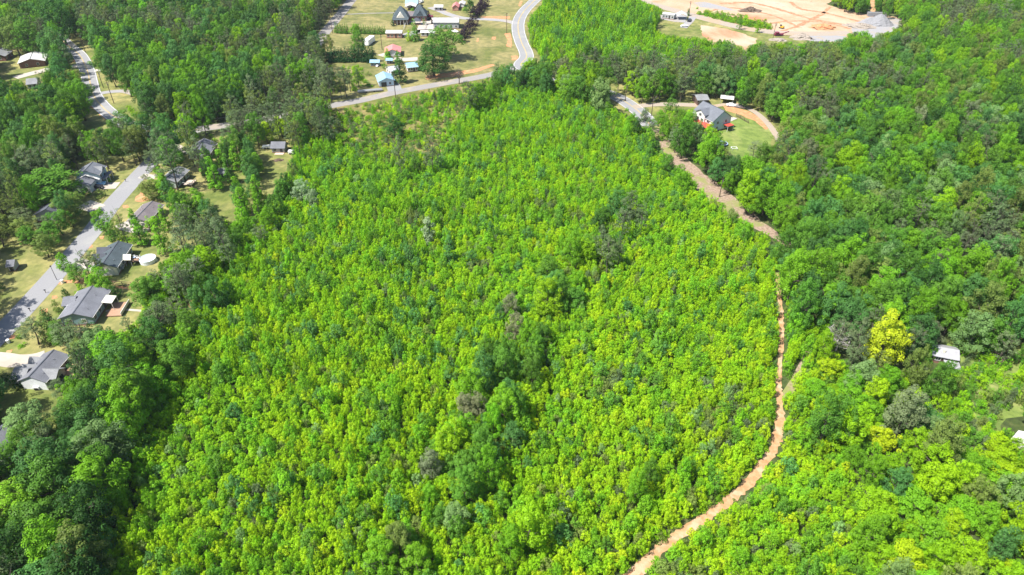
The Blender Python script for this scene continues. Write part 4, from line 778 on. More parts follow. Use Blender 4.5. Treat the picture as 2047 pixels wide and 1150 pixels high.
Y(949, 26, 9, 'young', 'mid', 'small green bush at the lower end of the upper purple row', 3.5); Y(940, 12, 20, 'broadleaf', 'deep', 'dark tree just left of the upper purple row'); Y(930, 17, 12, 'shrub', 'fresh', 'fresh green bush beside the upper purple row')
Y(993, 146, 26, 'conifer', 'pine', 'gray-green cone-shaped cedar where the two roads meet', 9); Y(1070, 140, 24, 'young', 'deep')
# right house
Y(1342, 210, 30, 'young', 'mid', 'round green tree standing in the gravel drive of the big house', 7); Y(1289, 228, 24, 'young', 'pine', 'dark gray-green tree at the fork of the gravel drive', 6.5)
for q in ((1340, 238, 30, 'ygreen'), (1362, 250, 28, 'fresh'), (1380, 235, 30, 'ygreen'), (1392, 262, 28, 'fresh'), (1420, 262, 34, 'ygreen'), (1352, 278, 32, 'mid'), (1330, 262, 26, 'fresh'), (1412, 285, 30, 'pine'), (1438, 280, 24, 'fresh'), (1402, 305, 34, 'fresh'), (1440, 312, 34, 'mid')): Y(*q[:3], 'young', q[3], None, 8, 'young trees below the red porch roof')
Y(1512, 292, 34, 'pine', 'gray', 'gray fir at the lower right corner of the striped lawn', 9); Y(1376, 25, 9, 'conifer', 'deep', 'small dark cone tree by the quarry road', 5)
# named ones in the woods
Y(1777, 675, 84, 'broadleaf', 'gold', 'golden yellow tree standing out in the wood left of the ruined barn', 17)
Y(1768, 672, 30, 'young', 'gold'); TREES.pop()
Y(1868, 704, 26, 'young', 'fresh', 'leafy bush growing over the left half of the ruined barn roof', 4.2); Y(1852, 716, 30, 'young', 'mid', 'round bush at the lower left corner of the ruined barn', 4); Y(1896, 738, 28, 'young', 'mid', 'bush in front of the lean-to of the ruined barn', 3.6); Y(2026, 893, 34, 'broadleaf', 'ygreen', 'tree partly hiding the white shed at the lower right edge', 6)
Y(1816, 822, 84, 'broadleaf', 'gray', 'rounded gray-green tree below the golden yellow one', 14); Y(1892, 880, 76, 'broadleaf', 'olive', 'dull olive rounded tree right below the gray rounded one', 14); Y(788, 252, 44, 'broadleaf', 'deep', 'dark round tree alone in the shrubby meadow', 9)
Y(860, 925, 46, 'broadleaf', 'brownish', 'round brownish-gray tree in the lower middle of the young wood', 9); Y(932, 812, 44, 'broadleaf', 'brownish', 'left of two brownish-gray trees in the creek line', 9); Y(955, 812, 40, 'broadleaf', 'brownish', 'right of two brownish-gray trees in the creek line', 9)
Y(856, 462, 34, 'column', 'silver', 'silvery tall tree in the upper part of the young wood', 12); Y(602, 378, 34, 'broadleaf', 'silver', 'silvery pale tree at the upper left edge of the young wood', 9); Y(625, 396, 24, 'broadleaf', 'silver', 'smaller silvery tree just below the pale one at the upper left edge', 8); Y(898, 500, 30, 'column', 'blueg', 'tall bluish tree right below the silvery one', 11)
for q in ((1262, 395, 36), (1248, 430, 34), (1285, 420, 26), (1218, 490, 38), (1205, 470, 32), (1240, 485, 24)): Y(q[0], q[1], q[2], 'pine', 'pine', None, 14, 'gray pines rising inside the young wood')
Y(1095, 590, 62, 'broadleaf', 'ygreen', 'big rounded yellow-green tree in the creek line at mid picture', 13); Y(1120, 575, 44, 'broadleaf', 'mid', None, 12); Y(1155, 560, 36, 'broadleaf', 'fresh'); Y(1145, 495, 44, 'broadleaf', 'fresh', None, 12); Y(1020, 610, 38, 'broadleaf', 'brownish', 'small brownish tree at the left of the creek line bend', 9); Y(1030, 655, 44, 'broadleaf', 'brownish', 'brown-gray tree above the dark creek trees', 10); Y(1055, 670, 44, 'broadleaf', 'fresh', None, 11); Y(1010, 700, 50, 'broadleaf', 'mid', None, 12); Y(965, 740, 56, 'broadleaf', 'blueg', None, 13); Y(1005, 730, 50, 'broadleaf', 'mid', None, 13); Y(940, 770, 60, 'broadleaf', 'fresh', None, 12)
Y(1010, 810, 60, 'broadleaf', 'fresh', None, 13); Y(1030, 800, 44, 'broadleaf', 'mid', None, 13); Y(985, 840, 44, 'broadleaf', 'fresh', None, 12); Y(905, 880, 70, 'broadleaf', 'ygreen', 'wide yellow-green tree at the left of the dark creek shadow', 12); Y(965, 890, 54, 'broadleaf', 'mid', None, 13); Y(975, 930, 50, 'broadleaf', 'fresh', None, 13); Y(930, 965, 56, 'broadleaf', 'mid', None, 12); Y(860, 990, 44, 'broadleaf', 'fresh'); Y(908, 1030, 50, 'broadleaf', 'pale', 'small pale tree in the bottom middle of the young wood'); Y(880, 1030, 44, 'broadleaf', 'mid')
Y(1060, 1050, 80, 'broadleaf', 'ygreen', 'large yellowish tree with a deep shadow at the bottom middle', 14); Y(1020, 1080, 56, 'broadleaf', 'fresh', None, 11); Y(795, 1080, 64, 'broadleaf', 'olive', None, 11); Y(760, 1110, 74, 'broadleaf', 'fresh'); Y(830, 1120, 66, 'broadleaf', 'fresh'); Y(1275, 970, 44, 'broadleaf', 'fresh', 'lone taller tree left of the lower trail', 11); Y(1300, 940, 34, 'broadleaf', 'mid', None, 9); Y(835, 1000, 34, 'young', 'yellow', 'bright yellow-green slender tree in the lower middle', 9)
for q in ((250, 246, 50, 'mid', 13), (290, 256, 46, 'deep', 13), (268, 275, 44, 'olive', 12), (370, 252, 46, 'ygreen', 12), (322, 250, 40, 'mid', 12), (610, 212, 46, 'mid', 13), (642, 214, 40, 'ygreen', 11), (560, 250, 34, 'lime', 9), (590, 240, 34, 'ygreen', 9), (530, 262, 32, 'lime', 9)): Y(q[0], q[1], q[2], 'broadleaf', q[3], None, q[4])
for q in ((470, 232, 40), (500, 222, 40), (528, 218, 40), (556, 212, 38), (584, 206, 36), (455, 262, 38)): Y(*q, 'pine', 'pine', None, 14, 'gray pines in the band under the lower farm road')
# ---- zones (photo pixels of the crown centre) decide what grows where
YOUNG = [(600, 262), (660, 262), (700, 290), (760, 312), (830, 318), (885, 305), (905, 240), (960, 185), (1010, 152), (1100, 160), (1190, 185), (1300, 258), (1322, 300), (1346, 328), (1376, 350), (1407, 374), (1430, 396), (1464, 422), (1503, 444), (1545, 470), (1565, 492), (1590, 560), (1600, 640), (1630, 720), (1640, 800), (1660, 860), (1700, 930), (1735, 1000), (1750, 1260), (170, 1260), (188, 1060), (205, 960), (250, 870), (285, 800), (330, 765), (348, 700), (376, 640), (392, 600), (420, 560), (442, 508), (490, 462), (520, 430), (560, 380), (580, 320)]
MEADOW = [(655, 215), (800, 186), (960, 155), (955, 180), (905, 225), (885, 300), (830, 314), (760, 308), (700, 286), (660, 258), (640, 240)]
RIGHTLOW = [(1600, 560), (1650, 640), (1700, 720), (1850, 730), (1950, 830), (2150, 850), (2250, 1260), (1750, 1260), (1735, 1000), (1700, 930), (1640, 800)]
SCRUB = [(1835, 715), (1860, 730), (1900, 735), (1920, 700), (1915, 675), (1950, 655), (2080, 700), (2080, 790), (2005, 830), (2000, 880), (1965, 880), (1925, 800), (1860, 770)]
TOPMID = [(1060, -60), (1300, -60), (1325, 20), (1325, 70), (1420, 90), (1500, 110), (1300, 120), (1180, 110), (1110, 120), (1062, 90), (1060, 40)]
STRIP = [(1392, 14), (1421, 17), (1474, 25), (1530, 36), (1550, 50), (1546, 62), (1514, 60), (1467, 50), (1421, 38), (1390, 29)]
TOPRIGHT = [(1655, -60), (2200, -60), (2200, 260), (2000, 200), (1850, 120), (1800, 60), (1800, 36), (1740, 26), (1706, 20), (1675, 12)]
PINEBAND = [(440, 215), (560, 180), (640, 195), (650, 230), (560, 260), (450, 262), (430, 240)]
CREEK = [(1235, 360), (1290, 380), (1270, 450), (1215, 500), (1190, 560), (1135, 600), (1090, 640), (1065, 710), (1072, 780), (1050, 850), (985, 900), (960, 980), (895, 1010), (870, 960), (905, 890), (895, 820), (930, 740), (975, 660), (1020, 590), (1080, 530), (1150, 470)]
LEFTBELT = [(220, 560), (280, 540), (460, 430), (520, 430), (470, 520), (400, 620), (345, 760), (230, 680)]
LEFTWEST = [(-60, 410), (90, 400), (190, 420), (190, 560), (-60, 560)]
LEFTLOW = [(-200, 830), (120, 700), (230, 620), (340, 640), (345, 770), (300, 800), (225, 960), (170, 1260), (-300, 1260)]
OPEN = [
 [(0, 97), (80, 99), (104, 118), (98, 135), (45, 148), (30, 158), (0, 160)], [(38, 153), (70, 142), (98, 138), (98, 143), (74, 152), (75, 166), (50, 165)],
 [(122, 72), (160, 64), (178, 90), (195, 98), (188, 125), (204, 138), (224, 176), (255, 184), (283, 204), (245, 213), (227, 219), (227, 234), (212, 236), (200, 222), (182, 206), (175, 190), (169, 172), (163, 141), (143, 130), (150, 122), (133, 104), (124, 88)],
 [(158, 243), (180, 236), (178, 212), (186, 207), (213, 238), (210, 250), (168, 262)], [(130, 318), (152, 316), (152, 322), (132, 326)],
 [(184, 323), (208, 335), (254, 326), (301, 314), (314, 322), (278, 366), (235, 421), (205, 421), (203, 410), (165, 402), (158, 384), (152, 378), (157, 362), (146, 346), (160, 338)], [(163, 405), (190, 408), (207, 418), (196, 432), (170, 430)], [(96, 408), (108, 403), (112, 410), (104, 420)],
 [(240, 415), (262, 385), (283, 362), (290, 388), (305, 408), (345, 408), (350, 424), (325, 424), (322, 440), (305, 442), (290, 462), (262, 470), (245, 450)],
 [(207, 418), (240, 415), (245, 440), (215, 470), (192, 490), (165, 512), (140, 510), (160, 480), (147, 457), (182, 437)],
 [(193, 466), (215, 478), (262, 488), (305, 488), (321, 500), (346, 506), (323, 525), (305, 541), (270, 556), (262, 566), (264, 580), (282, 620), (275, 640), (215, 665), (195, 652), (175, 648), (136, 640), (93, 640), (62, 640), (36, 660), (16, 690), (0, 700), (0, 545), (60, 533), (105, 530), (125, 505), (160, 500)],
 [(0, 690), (28, 686), (51, 702), (99, 698), (140, 704), (134, 722), (124, 750), (112, 775), (122, 795), (106, 809), (107, 834), (88, 836), (56, 825), (23, 838), (12, 850), (24, 880), (8, 895), (0, 900)],
 [(375, 335), (410, 343), (417, 385), (428, 400), (424, 415), (402, 380), (364, 378), (350, 378), (333, 362), (358, 332)], [(434, 334), (462, 336), (464, 352), (458, 372), (467, 425), (463, 437), (428, 410), (430, 395), (440, 385), (434, 352)], [(470, 335), (488, 335), (492, 362), (475, 362)],
 [(507, 292), (542, 290), (543, 280), (570, 280), (586, 307), (584, 316), (573, 326), (563, 349), (545, 377), (533, 398), (524, 358), (528, 344), (524, 330), (514, 311)], [(496, 402), (514, 399), (512, 436), (500, 430)],
 [(398, 290), (408, 276), (426, 289), (412, 304)], [(356, 292), (373, 296), (372, 306), (358, 304)], [(402, 240), (453, 236), (455, 256), (438, 259), (410, 255)], [(418, 258), (450, 258), (448, 268), (425, 266)], [(376, 600), (384, 598), (386, 614), (377, 618)],
 [(690, -60), (1120, -60), (1080, 10), (1060, 32), (1053, 52), (1064, 89), (1085, 110), (1092, 122), (1062, 116), (1053, 124), (1041, 134), (1035, 128), (998, 127), (982, 140), (979, 154), (931, 162), (850, 178), (800, 189), (721, 207), (664, 216), (650, 205), (655, 199), (700, 190), (722, 181), (752, 176), (747, 165), (744, 145), (739, 130), (650, 130), (652, 92), (634, 88), (640, 62), (656, 49), (671, 34), (686, 13)],
 [(1224, 174), (1250, 178), (1272, 198), (1320, 199), (1360, 196), (1386, 200), (1390, 188), (1415, 189), (1420, 200), (1436, 199), (1440, 188), (1465, 193), (1480, 212), (1505, 216), (1530, 238), (1546, 258), (1558, 280), (1548, 288), (1530, 290), (1515, 300), (1495, 312), (1480, 312), (1450, 300), (1443, 282), (1441, 255), (1430, 250), (1412, 252), (1398, 240), (1395, 222), (1325, 218), (1310, 220), (1316, 232), (1306, 240), (1295, 232), (1286, 242), (1278, 232), (1255, 218), (1224, 200)],
 [(1308, 262), (1320, 266), (1347, 300), (1371, 318), (1405, 349), (1435, 371), (1469, 398), (1513, 437), (1547, 464), (1573, 482), (1566, 488), (1540, 469), (1501, 443), (1464, 418), (1432, 389), (1409, 368), (1378, 343), (1352, 322), (1328, 298)],
 [(1260, -60), (1662, -60), (1662, 0), (1652, 8), (1675, 16), (1706, 24), (1738, 31), (1742, -40), (1748, -40), (1748, 30), (1769, 30), (1800, 38), (1803, 42), (1794, 56), (1750, 72), (1728, 62), (1706, 62), (1689, 81), (1628, 80), (1600, 86), (1530, 82), (1507, 88), (1496, 97), (1471, 86), (1452, 78), (1421, 80), (1400, 73), (1358, 73), (1327, 66), (1310, 58), (1313, 41), (1322, 36), (1325, 23), (1322, 14), (1282, 0)],
 [(1856, 682), (1868, 686), (1917, 696), (1914, 720), (1898, 724), (1884, 730), (1888, 712), (1878, 700), (1858, 692)], [(2032, 866), (2060, 862), (2060, 893), (2030, 890)],
 [(1560, 389), (1570, 388), (1576, 398), (1570, 400)], [(1600, 432), (1606, 438), (1606, 454), (1600, 448)], [(1528, 505), (1536, 505), (1536, 514), (1528, 514)], [(1620, 690), (1624, 700), (1606, 722), (1590, 756), (1576, 780), (1572, 776), (1588, 744), (1604, 716)],
]
tp = [(x-w_/2*.9, y) for x, y, w_ in TR]; tq = [(x+w_/2*.9, y) for x, y, w_ in TR]
for i in range(len(TR)-1):
    (x0, y0, w0), (x1, y1, w1) = TR[i], TR[i+1]; d = Vector((x1-x0, y1-y0)).normalized(); nx, ny = -d.y, d.x; a, b_ = w0*.32, w1*.32
    OPEN.append([(x0+nx*a, y0+ny*a), (x1+nx*b_, y1+ny*b_), (x1-nx*b_, y1-ny*b_), (x0-nx*a, y0-ny*a)])
GX0, GY0 = -160, -80; GW, GH = 1200, 680                      # coarse raster, two photo pixels a cell
gx, gy = np.meshgrid(GX0+2*np.arange(GW)+1, GY0+2*np.arange(GH)+1); MASK = np.zeros((GH, GW), bool)
for poly in OPEN: MASK |= inpoly(gx, gy, poly)
MASK &= ~inpoly(gx, gy, STRIP)
def covers(x, y, H, R, z0=.25):
    """fraction of a tree's silhouette samples that would fall on ground, road or roof the photo shows open"""
    pts = []
    for zf, rf in ((z0, .5), (.45, .95), (.65, 1.0), (.85, .7), (1.0, 0)):
        for a in (-1, -.5, 0, .5, 1): pts.append((x+a*rf*R, y, zf*H))
        pts.append((x, y+rf*R*.9, zf*H)); pts.append((x, y-rf*R*.9, zf*H))
    p = np.array(pts).T; u, v, s = proj(p[0], p[1], p[2]); i = ((u-GX0)/2).astype(int); j = ((v-GY0)/2).astype(int); ok = (i >= 0) & (i < GW) & (j >= 0) & (j < GH)
    return MASK[np.clip(j, 0, GH-1), np.clip(i, 0, GW-1)][ok].sum()/len(pts)
RP = np.array([(p.x, p.y, hw) for line, hw in ROADS for p in line for _ in (0,)]); FP = np.array(FOOT)
RL = []
for line, hw in ROADS:
    for a, b_ in zip(line, line[1:]):
        n = max(1, int((b_-a).length/2))
        for k in range(n): q = a.lerp(b_, k/n); RL.append((q.x, q.y, hw))
RL = np.array(RL)
def blocked(x, y, r):
    return (np.hypot(RL[:, 0]-x, RL[:, 1]-y) < RL[:, 2]+r).any() or (np.hypot(FP[:, 0]-x, FP[:, 1]-y) < FP[:, 2]+.3*r).any()
def vnoise(x, y, s, seed):
    def h(i, j): return ((np.sin(i*127.1+j*311.7+seed*74.7)*43758.5453) % 1.0)
    x = x/s; y = y/s; i, j = math.floor(x), math.floor(y); fx, fy = x-i, y-j; fx = fx*fx*(3-2*fx); fy = fy*fy*(3-2*fy)
    return (h(i, j)*(1-fx)+h(i+1, j)*fx)*(1-fy)+(h(i, j+1)*(1-fx)+h(i+1, j+1)*fx)*fy
def pick(opts): 
    r = RNG.uniform()*sum(w_ for _, w_ in opts)
    for o, w_ in opts:
        r -= w_
        if r <= 0: return o
    return opts[-1][0]
MAN = [(t['x'], t['y'], t['R']) for t in TREES if t['R'] > 1.5]; MANA = np.array(MAN)
def grid(step, y0=45, y1=620):
    y = y0
    k = 0
    while y < y1:
        dep = y*CP+CAMH*SP; half = dep*1040/FPX+34; x = -half+(k % 2)*step/2
        while x < half: yield x+RNG.uniform(-.36, .36)*step, y+RNG.uniform(-.36, .36)*step; x += step
        y += step*.87; k += 1
def zone(u, v):
    for nm, z in ZA:
        if inpoly(np.array([u]), np.array([v]), z)[0]: return nm
    return 'mature'
ZA = [('strip', STRIP), ('creek', CREEK), ('young', YOUNG), ('meadow', MEADOW), ('scrub', SCRUB), ('rightlow', RIGHTLOW), ('topmid', TOPMID), ('topright', TOPRIGHT), ('pineband', PINEBAND), ('leftbelt', LEFTBELT), ('leftlow', LEFTLOW), ('leftwest', LEFTWEST)]
COARSE = ('mature', 'rightlow', 'topright', 'pineband', 'leftlow', 'leftwest', 'creek', 'leftbelt')
def mature_spec(zn, x, y, u, v):
    n1, n2 = vnoise(x, y, 26, 1), vnoise(x, y, 55, 2)
    if zn == 'leftlow': H, R = RNG.uniform(11, 17), RNG.uniform(4.0, 5.8); kind = 'broadleaf'; tone = pick([('mid', 4), ('deep', 2.4), ('blueg', 2.2), ('fresh', 1.2+(u > 150)*2), ('pale', .8), ('olive', .8)]); kind = 'pine' if RNG.uniform() < .10 else kind
    elif zn == 'rightlow': H, R = RNG.uniform(6, 11), RNG.uniform(2.3, 4.0); kind = 'broadleaf'; tone = pick([('lime', 1.6+2*(n1 > .5)), ('ygreen', 4), ('fresh', 3), ('yellow', .2), ('blueg', 1.0), ('olive', .9), ('gray', .4), ('pale', .6)])
    elif zn == 'topright': H, R = RNG.uniform(10, 15), RNG.uniform(2.6, 3.9); kind = 'pine' if n1 > .72-(u > 1880)*.25 and RNG.uniform() < .75 else 'broadleaf'; tone = pick([('fresh', 3.5), ('mid', 3), ('ygreen', 1.6), ('olive', 1.2)])
    elif zn == 'pineband': H, R = 15, 3.4; kind = 'pine' if RNG.uniform() < .8 else 'broadleaf'; tone = 'mid'
    elif zn == 'creek': H, R = RNG.uniform(6.5, 11), RNG.uniform(2.3, 3.6); kind = 'broadleaf'; tone = pick([('fresh', 4), ('mid', 5), ('ygreen', 1.2), ('blueg', 1.6), ('brownish', .4), ('deep', .8)])
    elif zn == 'leftbelt': H, R = RNG.uniform(7, 11.5), RNG.uniform(2.5, 4.0); kind = 'pine' if RNG.uniform() < .1 else 'broadleaf'; tone = pick([('mid', 4), ('fresh', 4), ('blueg', 2), ('ygreen', 1.4), ('deep', 1)])
    elif zn == 'leftwest': H, R = RNG.uniform(6.5, 9), RNG.uniform(2.8, 4); kind = 'pine' if RNG.uniform() < .4 else 'broadleaf'; tone = pick([('mid', 3), ('fresh', 2), ('olive', 2), ('deep', 1)])
    elif u < 1000:   # woods at top left: darker, many pines
        H, R = RNG.uniform(13, 18), RNG.uniform(3.4, 5.0); kind = 'pine' if n1 > .62 and RNG.uniform() < .8 else 'broadleaf'; tone = pick([('mid', 4), ('deep', 2.2), ('blueg', 2.0), ('fresh', 1.7), ('olive', 1), ('ygreen', .4)])
    else:
        H, R = RNG.uniform(11, 17), RNG.uniform(3.3, 5.2); kind = 'pine' if (n1 > .70 and RNG.uniform() < .7) or RNG.uniform() < .03 else 'broadleaf'; tone = pick([('fresh', 3.2), ('mid', 3.2), ('blueg', 1.7), ('ygreen', .3+(n2 > .55)*1.5), ('olive', 1.3), ('deep', .8), ('pale', .6), ('brownish', .2)])
    if kind == 'pine': R = RNG.uniform(2.5, 3.8); H = H*1.12; tone = pick([('pine', 4), ('olive', 1.6), ('gray', .7)])
    return kind, H, R, tone
def near_manual(x, y, r): return (np.hypot(MANA[:, 0]-x, MANA[:, 1]-y) < MANA[:, 2]*.62+r*.45).any()
FILL = []
def place(x, y, H, R, kind, tone, fall=True):
    if blocked(x, y, .8) or near_manual(x, y, R): return False
    if covers(x, y, H, R, .2) > .04:
        if fall: FILL.append((x, y))
        return False
    add_tree(x, y, H, R, kind, tone, k=dict(leftlow=.82, creek=1.0, rightlow=.98, leftwest=.95, leftbelt=.92).get(ZN[0], .9)); return True
ZN = ['']
for x, y in grid(6.6):
    u, v, s = proj(x, y, 9.0); zn = ZN[0] = zone(u, v)
    if zn in COARSE:
        if zn in ('creek', 'leftwest') and RNG.uniform() < .32: continue
        k, H, R, tone = mature_spec(zn, x, y, u, v)
        if not place(x, y, H, R, k, tone):
            for _ in range(5):
                xx, yy = x+RNG.uniform(-3, 3), y+RNG.uniform(-3, 3); f = RNG.uniform(.55, .8)
                if place(xx, yy, H*f, R*f, k, tone, False): break
NM = len(TREES)
for x, y in grid(2.08, 45, 560):
    u, v, s = proj(x, y, 4.0); zn = zone(u, v)
    if zn == 'creek': zn = 'young'
    if zn in ('rightlow', 'leftbelt', 'leftlow') and RNG.uniform() < .5:
        H, R = RNG.uniform(2.5, 4.6), RNG.uniform(1.2, 2.0)
        if not (blocked(x, y, .5) or covers(x, y, H, R) > .05): add_tree(x, y, H, R, 'young', pick([('ygreen', 4), ('fresh', 3), ('mid', 2), ('lime', 1.5 if zn == 'rightlow' else .3)]), v=.1)
        continue
    if zn not in ('young', 'topmid', 'strip', 'meadow', 'scrub'): continue
    n1, n2, n3 = vnoise(x, y, 12, 5), vnoise(x, y, 34, 6), vnoise(x, y, 6, 8)
    if zn in ('meadow', 'scrub'):
        if RNG.uniform() > (.46 if zn == 'meadow' else .7)+(.3 if n1 > .6 else -.05): continue
        if RNG.uniform() < .45: k, H, R = 'young', RNG.uniform(2.6, 5), RNG.uniform(1.0, 1.7)
        else: k, H, R = 'shrub', RNG.uniform(1.1, 2.2), RNG.uniform(.8, 1.7)
        tone = pick([('fresh', 2), ('ygreen', 2.2), ('pine', 1.6), ('mid', 1.6), ('lime', .8), ('olive', 1)])
    else:
        low = min(1, max(0, (v-230)/500)); right = (u > 1050)*1.0
        H = RNG.uniform(3.1, 4.9)+1.2*(n2-.5)*2+(1.0 if n3 > .7 else 0)+.5*max(0, (420-v)/250); R = RNG.uniform(1.05, 1.68)
        if zn == 'topmid' or zn == 'strip': H *= 1.7; R *= 1.25; low = .15
        k = 'young'; q = n2*.6+n1*.4; tone = pick([('lime', .2+(3+3*right)*low*(q > .42)+1.0*low), ('ygreen', 6), ('fresh', 1.2+3.2*(q < .42)+2.4*(1-low)), ('mid', .15+.9*(q < .3)+.8*(1-low)), ('blueg', .08), ('yellow', .03+.2*low*right), ('pale', .15), ('olive', .15)])
        if (n1*n3 > .55 and RNG.uniform() < .5) or RNG.uniform() < .03: tone = pick([('pine', 2), ('olive', 3)]); H *= .85
        if RNG.uniform() < .07: H *= 1.55; R *= 1.45; tone = pick([('mid', 2), ('fresh', 2), ('blueg', 1)])
    if covers(x, y, H, R) > .09 or blocked(x, y, .5) or near_manual(x, y, R):
        if zn not in ('meadow', 'scrub'): FILL.append((x, y))
        continue
    add_tree(x, y, H, R, k, tone, v=.10, k=1.13)
for x, y in FILL:    # low growth along the edges of trails and clearings
    for _ in range(3):
        xx, yy = x+RNG.uniform(-2.5, 2.5), y+RNG.uniform(-2.5, 2.5); H, R = RNG.uniform(.8, 2.3), RNG.uniform(.7, 1.5)
        if not blocked(xx, yy, .4) and covers(xx, yy, H, R, 0) < (.22 if H < 1.5 else .02) and covers(xx, yy, .1, .3, 0) == 0: add_tree(xx, yy, H, R, 'shrub', pick([('ygreen', 3), ('fresh', 3), ('mid', 1.5), ('olive', 1.5), ('lime', 1)]))
print('trees', len(TREES), 'mature', NM)
# ---- which stand as individuals: everything planted by hand plus the largest in the picture, up to 300 of a kind
for t in TREES:
    u, v, s = proj(t['x'], t['y'], t['H']*.6); t['u'], t['v'], t['s'] = u, v, s
    ins = (-20 < u < 2067) and (-10 < v < 1165); t['size'] = t['R']*s*(1 if ins else 0)
for kd in KIND:
    L = sorted([t for t in TREES if t['kind'] == kd], key=lambda t: (not t['manual'], -t['size'])); cap = 300
    for i, t in enumerate(L): t['ind'] = (i < cap and t['size'] > 0) or t['manual']
LM = [((184, 350), 'the pale blue two-storey house'), ((352, 352), 'the white-decked ranch house'), ((290, 425), 'the brown-gray roof'), ((225, 515), 'the slate-roofed house'), ((297, 515), 'the round pool'), ((175, 605), 'the wide gray roof'), ((85, 740), 'the white-gabled house'), ((62, 118), 'the white-roofed brick house'),
      ((555, 292), 'the barn-roofed shed'), ((820, 40), 'the brick farmhouse'), ((785, 95), 'the pink-roofed garage'), ((768, 155), 'the blue metal garage'), ((1425, 220), 'the big blue and white house'), ((1480, 275), 'the striped lawn'), ((1757, 45), 'the gray stone pile'), ((1885, 700), 'the ruined barn'), ((1777, 672), 'the golden tree'), ((1350, 35), 'the quarry office trailer'),
      ((1400, 350), 'the middle of the cleared strip'), ((1568, 486), 'the lower tip of the cleared strip'), ((1558, 560), 'the top of the dirt trail'), ((1558, 800), 'the straight stretch of dirt trail'), ((1545, 900), 'the trail bend'), ((1470, 990), 'the wide diagonal part of the trail'), ((1270, 1140), 'the lower end of the trail'), ((856, 460), 'the silvery tall tree'), ((1095, 590), 'the big rounded creek tree'), ((945, 812), 'the two brown creek trees'), ((860, 925), 'the brownish round tree'), ((50, 850), 'the big pale tree'), ((430, 585), 'the dark bluish round tree'), ((788, 252), 'the dark meadow tree'), ((1060, 1050), 'the large yellowish tree'), ((180, 150), 'the top left road'), ((1048, 70), 'the road bend at top middle'), ((0, 1150), 'the bottom left corner'), ((2047, 1150), 'the bottom right corner'), ((2047, 0), 'the top right corner'), ((0, 0), 'the top left corner'), ((600, 1150), 'the left part of the bottom edge'), ((2047, 575), 'the middle of the right edge')]
ORD = ['nearest', 'second nearest', 'third nearest', 'fourth nearest', 'fifth nearest', 'sixth nearest', 'seventh nearest', 'eighth nearest', 'ninth nearest', 'tenth nearest']+[q+' nearest' for q in ('eleventh', 'twelfth', 'thirteenth', 'fourteenth', 'fifteenth', 'sixteenth', 'seventeenth', 'eighteenth', 'nineteenth', 'twentieth', 'twenty-first', 'twenty-second', 'twenty-third', 'twenty-fourth', 'twenty-fifth', 'twenty-sixth', 'twenty-seventh', 'twenty-eighth', 'twenty-ninth', 'thirtieth')]
keys = {}
for t in TREES:
    if not t['ind'] or t['label'] or t['group']: continue
    d = [(math.hypot(t['u']-p[0], t['v']-p[1]), nm, p) for p, nm in LM]; d = [q for q in d if q[0] > 14]; dd, nm, p = min(d); dx, dy = t['u']-p[0], t['v']-p[1]
    dr = ('right of' if dx > 0 else 'left of') if abs(dx) > abs(dy) else ('below' if dy > 0 else 'above'); t['key'] = (t['tone'], t['kind'], dr, nm); t['dd'] = dd; keys.setdefault(t['key'], []).append(t)
GRP = dict(broadleaf='broadleaf trees of the mature woods', young='young trees packed in the young wood', pine='pine trees scattered in the woods', shrub='low shrubs in the open patches', column='tall narrow trees', conifer='cone-shaped evergreens')
for k, L in keys.items():
    L.sort(key=lambda t: t['dd']); tn, kd, dr, nm = k; base = KIND[kd][2]
    for i, t in enumerate(L):
        t['group'] = GRP[kd]
        t['label'] = ('%s %s %s %s' % (TNAME[tn], base, dr, nm)) if len(L) == 1 else ('%s %s %s %s, %s' % (TNAME[tn], base, dr, nm, ORD[i].replace(' nearest', '') if i else 'nearest')) if i < 30 else ('outlying %s %s %s %s' % (TNAME[tn], base, dr, nm))
gk = {}
for t in TREES:                                    # rows planted by hand: number them along the row by place
    if t['ind'] and t['group'] and not t['label']: gk.setdefault(t['group'], []).append(t)
ROWO = ['first', 'second', 'third', 'fourth', 'fifth', 'sixth', 'seventh', 'eighth', 'ninth', 'tenth', 'eleventh', 'twelfth', 'thirteenth', 'fourteenth', 'fifteenth', 'sixteenth', 'seventeenth', 'eighteenth', 'nineteenth', 'twentieth']
for g, L in gk.items():
    L.sort(key=lambda t: t['u']); sg = g.replace('trees', 'tree').replace('pines', 'pine', 1).replace('evergreens', 'evergreen')
    for i, t in enumerate(L):
        if i < 12: t['label'] = '%s from the left of the %s' % (ROWO[i], g)
        else: t['label'] = '%s from the right of the %s' % (ROWO[len(L)-1-i], g)
for t in TREES:
    if t['ind'] and not t['label']: t['label'] = '%s %s' % (TNAME[t['tone']], KIND[t['kind']][2])
for t in TREES:
    if not t['ind']: continue
    pr = PROTO[t['kind']][t['var']]; nm, cat, _ = KIND[t['kind']]; s = (t['R']/pr['R'], t['R']/pr['R'], t['H']/pr['H'])
    e = thing(nm, t['label'], cat, (t['x'], t['y'], 0), t['rz'], t['group']); e.scale = s
    c = bpy.data.objects.new('crown', pr['crown']); COL.objects.link(c); c.parent = e; c['tint'] = [float(q) for q in t['tint']]
    k = bpy.data.objects.new('trunk', pr['trunk']); COL.objects.link(k); k.parent = e
